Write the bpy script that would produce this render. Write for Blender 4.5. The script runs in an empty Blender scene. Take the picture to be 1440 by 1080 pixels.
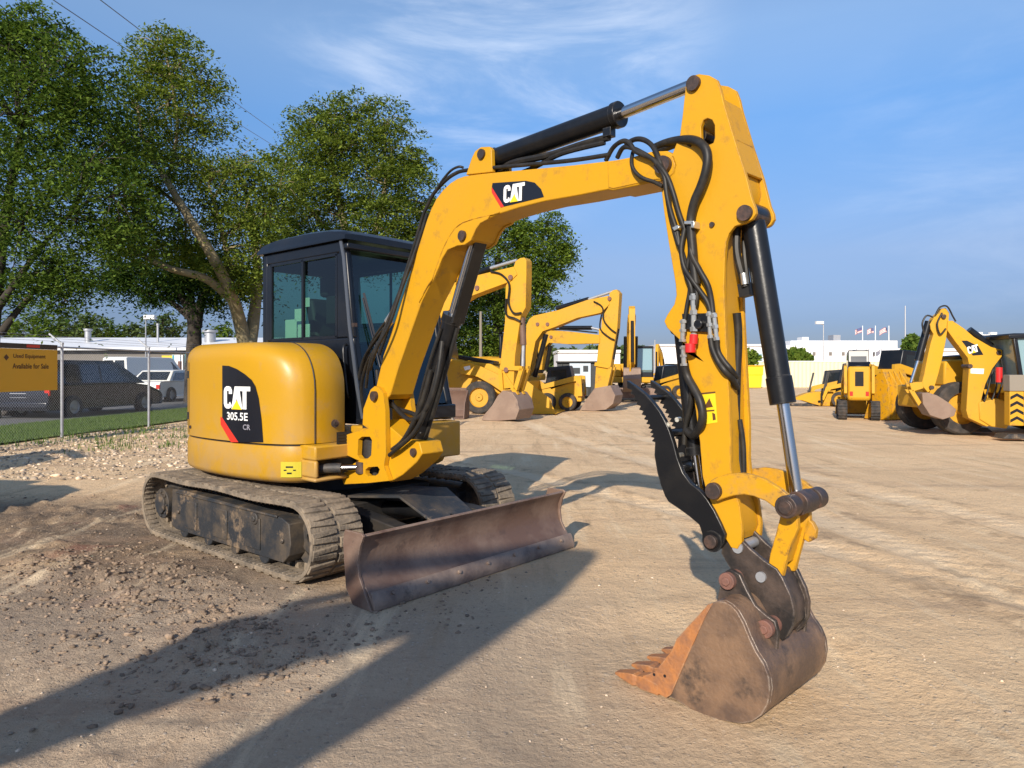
import bpy, bmesh, math, random
import numpy as np
from mathutils import Vector, Matrix
from mathutils.geometry import tessellate_polygon
random.seed(7); rng = np.random.default_rng(11)
R = math.radians
SC = bpy.context.scene; COL = SC.collection

# ------------------------------------------------------------------ camera
F = 1000.0; CX = 720.0; HY = 520.0; EYE = 1.4
cam_d = bpy.data.cameras.new('camera'); cam = bpy.data.objects.new('camera', cam_d); COL.objects.link(cam)
cam_d.sensor_width = 36; cam_d.lens = F/1440*36; cam_d.shift_y = -(540-HY)/1440
cam_d.clip_start = .05; cam_d.clip_end = 3000
cam.location = (0, 0, EYE); cam.rotation_euler = (R(90), 0, 0); SC.camera = cam

def at(px, py, y):            # point at distance y
    return Vector(((px-CX)/F*y, y, EYE-(py-HY)/F*y))
def gp(px, py):               # ground point
    y = EYE*F/(py-HY); return Vector(((px-CX)/F*y, y, 0))

# ------------------------------------------------------------------ helpers
def T(name, label, cat, x, y, ang=0, group=None, z=0):
    o = bpy.data.objects.new(name, None); COL.objects.link(o)
    o.empty_display_size = .2
    o.location = (x, y, z); o.rotation_euler = (0, 0, R(ang))
    o['label'] = label; o['category'] = cat
    if group: o['group'] = group
    return o
def tag(o, label, cat, group=None):
    o['label'] = label; o['category'] = cat
    if group: o['group'] = group
    return o

class Fr:
    """local frame: x forward along heading 'ang' (deg from +X), y left, z up"""
    def __init__(s, x, y, ang):
        s.o = Vector((x, y, 0)); s.a = ang; s.x = x; s.y = y
        s.m = Matrix.Translation(s.o) @ Matrix.Rotation(R(ang), 4, 'Z'); s.i = s.m.inverted()
    def W(s, x, r, h): return s.m @ Vector((x, -r, h))
    def L(s, p): return s.i @ Vector(p)
    def un(s, px, py, q):      # unproject on the heading plane offset q to the right -> (s, t)
        u = (px-CX)/F
        c, sn = math.cos(R(s.a)), math.sin(R(s.a))
        X0 = s.x + q*sn; Y0 = s.y - q*c
        k = (u*Y0 - X0)/(c - u*sn)
        Y = Y0 + k*sn
        return k, EYE-(py-HY)/F*Y
    def tr(s, pts, q): return [s.un(a, b, q) for a, b in pts]
    def wxz(s, a, b, q):
        k, t = s.un(a, b, q); return s.W(k, q, t)
    def front(s, px, py, x0):  # unproject on plane local x = x0 -> (r, h)
        u = (px-CX)/F
        c, sn = math.cos(R(s.a)), math.sin(R(s.a))
        X0 = s.x + x0*c; Y0 = s.y + x0*sn     # + r*(sn, -c)
        r = (u*Y0 - X0)/(sn + u*c)
        Y = Y0 - r*c
        return r, EYE-(py-HY)/F*Y

class MB:
    def __init__(s): s.v = []; s.f = []; s.mi = []
    def add(s, vs, fs, mi=0):
        b = len(s.v); s.v += [Vector(v) for v in vs]
        for f in fs: s.f.append([b+i for i in f]); s.mi.append(mi)
        return s
    def box(s, x0, x1, y0, y1, z0, z1, mi=0):
        vs = [(x, y, z) for z in (z0, z1) for x, y in ((x0, y0), (x1, y0), (x1, y1), (x0, y1))]
        return s.add(vs, [(3, 2, 1, 0), (4, 5, 6, 7), (0, 1, 5, 4), (1, 2, 6, 5), (2, 3, 7, 6), (3, 0, 4, 7)], mi)
    def prism(s, pts, q1, q2, W, holes=None, mi=0):
        n = len(pts)
        a = [W(x, q1, t) for x, t in pts]; b = [W(x, q2, t) for x, t in pts]
        side = [(i, (i+1) % n, n+(i+1) % n, n+i) for i in range(n)]
        if not holes:
            return s.add(a+b, [tuple(range(n))[::-1], tuple(range(n, 2*n))]+side, mi)
        loops = [pts]+holes
        flat = [p for l in loops for p in l]
        tri = tessellate_polygon([[Vector((p[0], p[1], 0)) for p in l] for l in loops])
        N = len(flat)
        vs = [W(x, q1, t) for x, t in flat]+[W(x, q2, t) for x, t in flat]
        fs = [tuple(t) for t in tri]+[tuple(N+i for i in t) for t in tri]
        o = 0
        for l in loops:
            m = len(l)
            fs += [(o+i, o+(i+1) % m, N+o+(i+1) % m, N+o+i) for i in range(m)]
            o += m
        return s.add(vs, fs, mi)
    def cyl(s, p1, p2, r1, r2=None, n=14, mi=0):
        p1 = Vector(p1); p2 = Vector(p2); r2 = r1 if r2 is None else r2
        d = (p2-p1).normalized(); u = d.orthogonal().normalized(); w = d.cross(u)
        vs = []
        for p, r in ((p1, r1), (p2, r2)):
            vs += [p+(u*math.cos(2*math.pi*i/n)+w*math.sin(2*math.pi*i/n))*r for i in range(n)]
        fs = [(i, (i+1) % n, n+(i+1) % n, n+i) for i in range(n)]+[tuple(range(n))[::-1], tuple(range(n, 2*n))]
        return s.add(vs, fs, mi)
    def bar(s, p1, p2, w, h, up=(0, 0, 1), mi=0):
        p1 = Vector(p1); p2 = Vector(p2); d = (p2-p1).normalized()
        a = d.cross(Vector(up)); a = a.normalized() if a.length > 1e-4 else Vector((1, 0, 0)); b = a.cross(d)
        vs = [p+a*i*w/2+b*j*h/2 for p in (p1, p2) for i, j in ((-1, -1), (1, -1), (1, 1), (-1, 1))]
        return s.add(vs, [(3, 2, 1, 0), (4, 5, 6, 7), (0, 1, 5, 4), (1, 2, 6, 5), (2, 3, 7, 6), (3, 0, 4, 7)], mi)
    def tube(s, pts, r, n=8, sub=6, mi=0):
        pts = [Vector(p) for p in pts]
        if len(pts) > 2 and sub > 1:
            q = [pts[0]]+pts+[pts[-1]]; out = []
            for i in range(1, len(q)-2):
                for k in range(sub):
                    t = k/sub; a, b, c, d = q[i-1], q[i], q[i+1], q[i+2]
                    out.append(.5*((2*b)+(c-a)*t+(2*a-5*b+4*c-d)*t*t+(3*b-a-3*c+d)*t**3))
            out.append(pts[-1]); pts = out
        m = len(pts); vs = []; u = None
        for i, p in enumerate(pts):
            d = (pts[min(i+1, m-1)]-pts[max(i-1, 0)]).normalized()
            u = d.orthogonal().normalized() if u is None else (u-d*u.dot(d)).normalized()
            w = d.cross(u)
            rr = r[0]+(r[1]-r[0])*i/(m-1) if isinstance(r, tuple) else r
            vs += [p+(u*math.cos(2*math.pi*k/n)+w*math.sin(2*math.pi*k/n))*rr for k in range(n)]
        fs = [(i*n+k, i*n+(k+1) % n, (i+1)*n+(k+1) % n, (i+1)*n+k) for i in range(m-1) for k in range(n)]
        fs += [tuple(range(n))[::-1], tuple(range((m-1)*n, m*n))]
        return s.add(vs, fs, mi)
    def lathe(s, prof, c, axis, n=28, mi=0):      # prof [(r, a)] closed ring, around axis
        c = Vector(c); d = Vector(axis).normalized(); u = d.orthogonal().normalized(); w = d.cross(u)
        m = len(prof); vs = []
        for i in range(n):
            e = u*math.cos(2*math.pi*i/n)+w*math.sin(2*math.pi*i/n)
            vs += [c+e*r+d*a for r, a in prof]
        fs = [(i*m+k, i*m+(k+1) % m, ((i+1) % n)*m+(k+1) % m, ((i+1) % n)*m+k) for i in range(n) for k in range(m)]
        return s.add(vs, fs, mi)
    def loft(s, rings, closed=True, cap=True, mi=0):
        n = len(rings[0]); vs = [p for r in rings for p in r]
        fs = [(i*n+k, i*n+(k+1) % n, (i+1)*n+(k+1) % n, (i+1)*n+k) for i in range(len(rings)-1) for k in range(n if closed else n-1)]
        if cap: fs += [tuple(range(n))[::-1], tuple(range((len(rings)-1)*n, len(rings)*n))]
        return s.add(vs, fs, mi)
    def blob(s, c, r, n=8, mi=0):
        c = Vector(c); r = Vector(r) if hasattr(r, '__len__') else Vector((r, r, r)); vs = []; m = n//2
        for j in range(1, m):
            for i in range(n):
                th = math.pi*j/m; ph = 2*math.pi*i/n
                vs.append(c+Vector((r.x*math.sin(th)*math.cos(ph), r.y*math.sin(th)*math.sin(ph), r.z*math.cos(th))))
        fs = [((j)*n+i, (j+1)*n+i, (j+1)*n+(i+1) % n, j*n+(i+1) % n) for j in range(m-2) for i in range(n)]
        k = len(vs); vs += [c+Vector((0, 0, r.z)), c-Vector((0, 0, r.z))]
        fs += [(k, i, (i+1) % n) for i in range(n)]+[(k+1, (m-2)*n+(i+1) % n, (m-2)*n+i) for i in range(n)]
        return s.add(vs, fs, mi)
    def build(s, name, mat, parent=None, bev=0, smooth=32, fix=True):
        me = bpy.data.meshes.new(name)
        me.from_pydata([tuple(v) for v in s.v], [], s.f)
        mats = mat if isinstance(mat, (list, tuple)) else [mat]
        for m in mats: me.materials.append(m)
        if len(mats) > 1: me.polygons.foreach_set('material_index', s.mi)
        if fix:
            bm = bmesh.new(); bm.from_mesh(me); bmesh.ops.recalc_face_normals(bm, faces=bm.faces); bm.to_mesh(me); bm.free()
        if smooth:
            me.polygons.foreach_set('use_smooth', [True]*len(me.polygons)); me.set_sharp_from_angle(angle=R(smooth))
        me.update()
        o = bpy.data.objects.new(name, me); COL.objects.link(o)
        if parent: o.parent = parent
        if bev:
            b = o.modifiers.new('bevel', 'BEVEL'); b.width = bev; b.segments = 2; b.limit_method = 'ANGLE'; b.angle_limit = R(35)
            b.harden_normals = False
        return o

def npmesh(name, v, f, mat, parent=None, smooth=False):
    me = bpy.data.meshes.new(name); v = np.asarray(v, np.float32); f = np.asarray(f, np.int32)
    k = f.shape[1]
    me.vertices.add(len(v)); me.vertices.foreach_set('co', v.ravel())
    me.loops.add(f.size); me.loops.foreach_set('vertex_index', f.ravel())
    me.polygons.add(len(f)); me.polygons.foreach_set('loop_start', np.arange(0, f.size, k, dtype=np.int32))
    me.update(calc_edges=True)
    if smooth: me.polygons.foreach_set('use_smooth', [True]*len(f))
    me.materials.append(mat); me.validate()
    o = bpy.data.objects.new(name, me); COL.objects.link(o)
    if parent: o.parent = parent
    return o

def copy_tree(o, parent=None):
    c = o.copy(); COL.objects.link(c)
    if parent: c.parent = parent
    for ch in list(o.children): copy_tree(ch, c)
    return c

# ------------------------------------------------------------------ materials
DUST = (.36, .25, .15)
def lin(c): return tuple(((x/255)/12.92 if x/255 <= .04045 else ((x/255+.055)/1.055)**2.4) for x in c)+(1,)
def mat(name, col, rough=.5, metal=0, col2=None, amt=.5, scale=3, lo=.45, hi=.7, bump=0, bscale=60, coat=0, wear=None, wamt=.5, wscale=9, rand=0, spec=.5, edge=None, eamt=.8, dust=0):
    m = bpy.data.materials.new(name); m.use_nodes = True; nt = m.node_tree; N = nt.nodes; K = nt.links
    b = N['Principled BSDF']; b.inputs['Roughness'].default_value = rough; b.inputs['Metallic'].default_value = metal
    b.inputs['Specular IOR Level'].default_value = spec
    b.inputs['Coat Weight'].default_value = coat; b.inputs['Coat Roughness'].default_value = .25
    tc = N.new('ShaderNodeTexCoord'); cur = None
    col = tuple(col)[:3]+(1,)
    def mix(a, bb, fac):
        x = N.new('ShaderNodeMix'); x.data_type = 'RGBA'
        if isinstance(a, tuple): x.inputs[6].default_value = a
        else: K.new(a, x.inputs[6])
        if isinstance(bb, tuple): x.inputs[7].default_value = bb
        else: K.new(bb, x.inputs[7])
        K.new(fac, x.inputs[0]); return x.outputs[2]
    def noise(sc, l, h, mx, det=6, rg=.6):
        n = N.new('ShaderNodeTexNoise'); n.inputs['Scale'].default_value = sc; n.inputs['Detail'].default_value = det; n.inputs['Roughness'].default_value = rg
        K.new(tc.outputs['Object'], n.inputs['Vector'])
        r = N.new('ShaderNodeMapRange'); r.inputs[1].default_value = l; r.inputs[2].default_value = h; r.inputs[4].default_value = mx
        K.new(n.outputs['Fac'], r.inputs[0]); return r.outputs[0]
    cur = col
    if col2: cur = mix(cur, tuple(col2)[:3]+(1,), noise(scale, lo, hi, amt))
    if wear: cur = mix(cur, tuple(wear)[:3]+(1,), noise(wscale, .56, .68, wamt, 9, .7))
    if dust:
        sz = N.new('ShaderNodeSeparateXYZ'); K.new(tc.outputs['Object'], sz.inputs[0])
        dz = N.new('ShaderNodeMapRange'); dz.inputs[1].default_value = 1.25; dz.inputs[2].default_value = .55; dz.inputs[4].default_value = dust; K.new(sz.outputs[2], dz.inputs[0])
        mm = N.new('ShaderNodeMath'); mm.operation = 'MULTIPLY'; K.new(dz.outputs[0], mm.inputs[0]); K.new(noise(4.5, .35, .6, 1), mm.inputs[1]); cur = mix(cur, DUST+(1,), mm.outputs[0])
    if edge:
        bv = N.new('ShaderNodeBevel'); bv.samples = 3; bv.inputs[0].default_value = .010; gg = N.new('ShaderNodeNewGeometry')
        dt = N.new('ShaderNodeVectorMath'); dt.operation = 'DOT_PRODUCT'; K.new(bv.outputs[0], dt.inputs[0]); K.new(gg.outputs['Normal'], dt.inputs[1])
        er = N.new('ShaderNodeMapRange'); er.inputs[1].default_value = .97; er.inputs[2].default_value = .88; er.inputs[4].default_value = 1; K.new(dt.outputs['Value'], er.inputs[0])
        em = N.new('ShaderNodeMath'); em.operation = 'MULTIPLY'; K.new(er.outputs[0], em.inputs[0]); K.new(noise(22, .42, .58, eamt), em.inputs[1]); cur = mix(cur, tuple(edge)+(1,), em.outputs[0])
    if rand:
        g = N.new('ShaderNodeNewGeometry'); h = N.new('ShaderNodeHueSaturation')
        mr = N.new('ShaderNodeMapRange'); mr.inputs[3].default_value = 1-rand; mr.inputs[4].default_value = 1+rand
        K.new(g.outputs['Random Per Island'], mr.inputs[0]); K.new(mr.outputs[0], h.inputs['Value'])
        if isinstance(cur, tuple): h.inputs['Color'].default_value = cur
        else: K.new(cur, h.inputs['Color'])
        cur = h.outputs['Color']
    if isinstance(cur, tuple): b.inputs['Base Color'].default_value = cur
    else: K.new(cur, b.inputs['Base Color'])
    if bump:
        n = N.new('ShaderNodeTexNoise'); n.inputs['Scale'].default_value = bscale; n.inputs['Detail'].default_value = 5
        K.new(tc.outputs['Object'], n.inputs['Vector']); bp = N.new('ShaderNodeBump'); bp.inputs['Strength'].default_value = bump; bp.inputs['Distance'].default_value = .01
        K.new(n.outputs['Fac'], bp.inputs['Height']); K.new(bp.outputs[0], b.inputs['Normal'])
    return m

YEL = (.56, .285, .004)
M = {}
M['yellow'] = mat('yellow_paint', (.48, .255, .006), .42, col2=(.42, .230, .016), amt=.6, scale=1.6, lo=.4, hi=.75, wear=(.36, .22, .09), wamt=.5, wscale=5, bump=.06, bscale=25, coat=.1, spec=.35, dust=.55)
M['yellow_arm'] = mat('worn_yellow_paint', (.57, .285, .005), .5, spec=.35, edge=(.13, .07, .04), eamt=.75, col2=(.50, .27, .02), amt=.55, scale=2.2, lo=.4, hi=.75, wear=(.26, .14, .04), wamt=.45, wscale=9, bump=.08, bscale=30)
M['yellow_link'] = mat('chipped_yellow_paint', (.56, .28, .008), .5, spec=.35, edge=(.10, .05, .03), eamt=.95, col2=(.38, .22, .07), amt=.7, scale=7, lo=.5, hi=.65, wear=(.07, .04, .03), wamt=.9, wscale=14, bump=.15, bscale=40)
M['yellow_bg'] = mat('faded_yellow_paint', (.58, .305, .014), .55, spec=.3, col2=(.48, .28, .05), amt=.6, scale=.8, lo=.4, hi=.7, wear=(.2, .11, .05), wamt=.6, wscale=3)
M['black'] = mat('black_paint', (.007, .0075, .009), .30, spec=.4, col2=(.022, .020, .018), amt=.5, scale=5, bump=.05, edge=(.13, .12, .11), eamt=.5)
M['cabblack'] = mat('cab_black_paint', (.007, .009, .014), .34, spec=.4, col2=(.016, .017, .02), amt=.6, scale=3, bump=.04)
M['darksteel'] = mat('dusty_dark_steel', (.022, .025, .030), .6, col2=(.12, .09, .06), amt=.8, scale=5, wear=DUST, wamt=.6, wscale=6, bump=.2)
M['under'] = mat('undercarriage_black', (.015, .015, .016), .6, col2=(.06, .045, .03), amt=.6, scale=5, bump=.15)
M['rubber'] = mat('dusty_track_rubber', (.12, .098, .075), .9, col2=(.30, .235, .165), amt=.9, scale=8, lo=.35, hi=.65, wear=(.05, .04, .035), wamt=.8, wscale=12, bump=.6, bscale=50)
M['tyre'] = mat('tyre_rubber', (.03, .028, .027), .85, col2=(.12, .09, .07), amt=.6, scale=6, bump=.3)
M['chrome'] = mat('cylinder_rod_chrome', (.62, .62, .62), .16, 1)
M['hose'] = mat('hose_rubber', (.016, .015, .014), .5, spec=.35, col2=(.055, .046, .034), amt=.5, scale=14)
M['fitting'] = mat('zinc_fitting', (.6, .58, .52), .3, .8)
M['redcap'] = mat('red_cap', (.6, .02, .02), .4)
M['rust'] = mat('rusty_brown_steel', (.11, .062, .045), .62, col2=(.17, .10, .07), amt=.8, scale=4, lo=.35, hi=.65, wear=(.05, .035, .03), wamt=.7, wscale=8, bump=.35, bscale=45)
M['blade'] = mat('worn_blade_steel', (.14, .083, .062), .5, edge=(.40, .32, .26), eamt=.8, col2=(.27, .19, .145), amt=.9, scale=2.6, lo=.38, hi=.66, wear=(.07, .05, .045), wamt=.7, wscale=7, bump=.3, bscale=40, metal=.15)
M['edge'] = mat('cutting_edge_steel', (.14, .10, .085), .5, col2=(.30, .22, .17), amt=.9, scale=5, lo=.35, hi=.6, wear=(.04, .035, .035), wamt=.9, wscale=4, bump=.35, metal=.2)
M['rust_bg'] = mat('dusty_bucket_steel', (.22, .15, .11), .6, col2=(.32, .23, .17), amt=.8, scale=2, wear=(.10, .07, .06), wamt=.6, wscale=4, bump=.2)
M['bucket'] = mat('bucket_steel', (.12, .08, .06), .48, edge=(.42, .36, .30), eamt=.9, col2=(.25, .155, .095), amt=.95, scale=4.5, lo=.38, hi=.60, wear=(.045, .038, .036), wamt=.85, wscale=6, bump=.5, bscale=45, metal=.2)
M['teeth'] = mat('orange_rust', (.40, .16, .05), .75, edge=(.45, .30, .18), eamt=.7, col2=(.20, .10, .06), amt=.8, scale=14, lo=.4, hi=.65, bump=.5, bscale=70)
M['coupler'] = mat('coupler_steel', (.030, .027, .026), .42, edge=(.30, .24, .2), eamt=.8, col2=(.14, .10, .08), amt=.8, scale=7, lo=.4, hi=.7, bump=.25, metal=.3)
M['pin'] = mat('pin_steel', (.06, .045, .04), .5, col2=(.18, .10, .07), amt=.7, scale=20, bump=.2, metal=.4)
M['pinred'] = mat('rusted_pin', (.20, .095, .07), .65, col2=(.08, .05, .045), amt=.7, scale=20, bump=.3)
M['white'] = mat('white_decal', (.8, .8, .78), .5)
M['decalblack'] = mat('black_decal', (.010, .011, .016), .3)
M['decalred'] = mat('red_decal', (.62, .035, .02), .4)
M['decalyellow'] = mat('yellow_decal', (.80, .58, .02), .4)
M['greydecal'] = mat('grey_decal', (.25, .24, .28), .5)
M['seat'] = mat('seat_vinyl', (.03, .03, .032), .6)
M['glassbright'] = mat('pale_glass_brightness', (.85, .95, .9), .8)
M['galv'] = mat('galvanised_steel', (.42, .43, .45), .45, .5, col2=(.3, .31, .33), amt=.6, scale=8)
M['carwhite'] = mat('white_car_paint', (.80, .80, .76), .3, coat=.5)
M['carblack'] = mat('charcoal_car_paint', (.018, .021, .03), .25, coat=.6)
M['carsilver'] = mat('silver_green_car_paint', (.34, .36, .33), .3, .3, coat=.5)
M['carglass'] = mat('car_glass', (.015, .02, .025), .06, spec=.8)
M['blueglass'] = mat('pale_cab_glass', (.22, .34, .38), .1, spec=.9)
M['lampred'] = mat('red_lens', (.5, .03, .02), .25)
M['wallgrey'] = mat('grey_brown_wall', (.17, .155, .14), .85, col2=(.22, .20, .18), amt=.7, scale=.6)
M['roofwhite'] = mat('white_metal_roof', (.72, .72, .72), .5, col2=(.6, .6, .62), amt=.6, scale=.5)
M['wallwhite'] = mat('white_wall', (.74, .74, .75), .7, col2=(.62, .63, .66), amt=.5, scale=.2)
M['cream'] = mat('cream_corrugated_sheet', (.72, .64, .42), .6, col2=(.62, .56, .38), amt=.5, scale=.5)
M['dumpster'] = mat('dark_dumpster', (.03, .035, .04), .5, col2=(.07, .06, .05), amt=.5, scale=2)
M['poster'] = mat('pale_blue_poster', (.50, .58, .66), .6)
M['wood'] = mat('weathered_wood', (.24, .21, .17), .9)
M['sign'] = mat('yellow_sign', (.72, .36, .01), .5, col2=(.62, .34, .02), amt=.5, scale=1.5)
M['signtext'] = mat('sign_lettering', (.10, .04, .01), .6)
M['asphalt'] = mat('grey_asphalt', (.12, .12, .12), .9, col2=(.16, .155, .15), amt=.7, scale=.7, bump=.3)
M['hazard'] = M['black']
M['flagred'] = mat('flag_red', (.48, .14, .15), .8); M['flagblue'] = mat('flag_blue', (.10, .12, .26), .8)
M['teal'] = mat('teal_poster', (.05, .30, .38), .6)

def glass(name, tint, refl=.09):
    m = bpy.data.materials.new(name); m.use_nodes = True; nt = m.node_tree; N = nt.nodes; K = nt.links
    N.remove(N['Principled BSDF'])
    t = N.new('ShaderNodeBsdfTransparent'); t.inputs[0].default_value = tint+(1,)
    g = N.new('ShaderNodeBsdfGlossy'); g.inputs['Roughness'].default_value = .03
    fr = N.new('ShaderNodeFresnel'); fr.inputs[0].default_value = 1.5
    ad = N.new('ShaderNodeMath'); ad.operation = 'ADD'; ad.inputs[1].default_value = refl; ad.use_clamp = True; K.new(fr.outputs[0], ad.inputs[0])
    x = N.new('ShaderNodeMixShader'); K.new(ad.outputs[0], x.inputs[0]); K.new(t.outputs[0], x.inputs[1]); K.new(g.outputs[0], x.inputs[2])
    K.new(x.outputs[0], N['Material Output'].inputs[0]); return m
M['glass'] = glass('tinted_cab_glass', (.34, .53, .46), .05)

def foliage(name, c1, c2, trans=.35):
    m = bpy.data.materials.new(name); m.use_nodes = True; nt = m.node_tree; N = nt.nodes; K = nt.links
    N.remove(N['Principled BSDF'])
    g = N.new('ShaderNodeNewGeometry'); cr = N.new('ShaderNodeMix'); cr.data_type = 'RGBA'
    cr.inputs[6].default_value = c1+(1,); cr.inputs[7].default_value = c2+(1,)
    K.new(g.outputs['Random Per Island'], cr.inputs[0])
    d = N.new('ShaderNodeBsdfDiffuse'); t = N.new('ShaderNodeBsdfTranslucent'); K.new(cr.outputs[2], d.inputs[0])
    h = N.new('ShaderNodeHueSaturation'); h.inputs['Value'].default_value = 1.3; h.inputs['Saturation'].default_value = 1.1; K.new(cr.outputs[2], h.inputs['Color']); K.new(h.outputs[0], t.inputs[0])
    x = N.new('ShaderNodeMixShader'); x.inputs[0].default_value = trans
    K.new(d.outputs[0], x.inputs[1]); K.new(t.outputs[0], x.inputs[2]); K.new(x.outputs[0], N['Material Output'].inputs[0]); return m
M['leafA'] = foliage('locust_leaves_dark', (.025, .060, .012), (.165, .24, .045))
M['leafC'] = foliage('locust_leaves', (.040, .078, .015), (.25, .31, .055))
M['leafB'] = foliage('shade_tree_leaves', (.016, .040, .009), (.07, .12, .025))
M['leafE'] = foliage('yard_tree_leaves', (.040, .085, .014), (.23, .31, .050))
M['leafF'] = foliage('distant_leaves', (.045, .075, .03), (.11, .15, .05), .2)
M['bark'] = mat('grey_brown_bark', (.22, .18, .10), .95, col2=(.36, .30, .18), amt=.8, scale=2.5, bump=1.0, bscale=14)
M['barkdark'] = mat('dark_bark', (.045, .037, .03), .95, col2=(.08, .065, .05), amt=.8, scale=2.5, bump=1.0, bscale=14)
M['grassblade'] = foliage('grass_blades', (.07, .13, .03), (.18, .25, .07), .35)

# ------------------------------------------------------------------ value noise (numpy)
_T = rng.random((256, 256))
def vn(x, y):
    xi = np.floor(x).astype(int); yi = np.floor(y).astype(int); fx = x-xi; fy = y-yi
    fx = fx*fx*(3-2*fx); fy = fy*fy*(3-2*fy)
    a = _T[xi & 255, yi & 255]; b = _T[(xi+1) & 255, yi & 255]; c = _T[xi & 255, (yi+1) & 255]; d = _T[(xi+1) & 255, (yi+1) & 255]
    return (a*(1-fx)+b*fx)*(1-fy)+(c*(1-fx)+d*fx)*fy
def fbm(x, y, o=4):
    s = 0; a = 1; t = 0
    for i in range(o):
        s = s+a*vn(x*2**i+17*i, y*2**i+31*i); t += a; a *= .5
    return s/t
def sst(a, b, x):
    t = np.clip((x-a)/(b-a), 0, 1); return t*t*(3-2*t)
ROOT = Fr(-1.585, 6.06, -40.3)
def gh(x, y):
    x = np.asarray(x, float); y = np.asarray(y, float)
    d = np.hypot(x, y)
    near = 1-sst(14, 40, d)
    h = (fbm(x*.45, y*.45, 3)-.5)*.05*near
    h = h+(fbm(x*2.3+9, y*2.3, 3)-.5)*.022*near
    # churned clods left of the machine and in the foreground left
    rough = sst(-.2, -1.6, x-.10*(y-4))*(1-sst(7.2, 8.6, y))*sst(-9, -6.5, x)
    cl = fbm(x*5.5+3, y*5.5+8, 4); cl2 = fbm(x*13, y*13+5, 3)
    h = h+rough*(np.maximum(cl-.50, 0)*.14+(cl2-.5)*.030+np.maximum(fbm(x*21, y*21+3, 2)-.55, 0)*.05)*(.25+.75*sst(.4, .62, fbm(x*.8+40, y*.8+3, 2)))
    # ridge of loose clods along the bottom of the track
    L = (x+1.585)*.763-(y-6.06)*.647; r = -(x+1.585)*.647-(y-6.06)*.763
    rid = np.exp(-((r-1.75+.1*np.sin(L*3))/.22)**2)*sst(-1.4, -.6, L)*(1-sst(1.9, 2.6, L))
    h = h+rid*(.012+np.maximum(cl-.42, 0)*.14+np.maximum(cl2-.5, 0)*.08)
    # lug prints in the loose soil beside the track
    pr = np.exp(-((r-2.9)/.55)**2)*sst(-2.2, -1.6, L)*(1-sst(1.2, 2.0, L))
    h = h+pr*.020*np.sin(L*52+r*3)*(.3+.7*vn(x*2, y*2))
    # shallow wheel ruts in the yard
    for (x0, k, w) in ((2.7, -.16, .20), (4.2, -.16, .20), (7.6, .05, .3), (1.9, -.55, .16)):
        u = x-(x0+k*(y-6)+.3*np.sin(y*.25)); h = h-.016*np.exp(-(u/w)**2)*near+.010*np.exp(-((np.abs(u)-w*1.6)/.1)**2)*near+.006*np.exp(-(u/w)**4)*np.sin((y+np.abs(u)*.8)*34)*near*(vn(x*.7, y*.7) > .4)
    flat = 1-sst(0, .35, np.maximum(np.abs(L)-1.35, np.maximum(np.abs(r)-1.02, 0)))     # under the tracks
    h = h*(1-flat)
    bl = np.exp(-((L-1.9)/.12)**2)*(1-sst(.9, 1.2, np.abs(r))); h = h*(1-bl)
    bk = 1-sst(.75, 1.15, np.hypot(x-.85, y-3.15)); h = h*(1-bk)-.05*bk
    return h

# ------------------------------------------------------------------ ground
def axis(lo, hi, st, far, g=1.09):
    a = list(np.arange(lo, hi, st)); s = st; x = a[-1]
    while x < far: s *= g; x += s; a.append(x)
    s = st; x = lo
    while x > -far: s *= g; x -= s; a.insert(0, x)
    return np.array(a)
gx = axis(-5.2, 4.2, .033, 1500); gy = axis(1.9, 8.2, .033, 1500)
X, Y = np.meshgrid(gx, gy, indexing='ij'); Z = gh(X, Y)
nx, ny = X.shape; idx = np.arange(nx*ny).reshape(nx, ny)
quads = np.stack([idx[:-1, :-1], idx[1:, :-1], idx[1:, 1:], idx[:-1, 1:]], -1).reshape(-1, 4)

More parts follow.
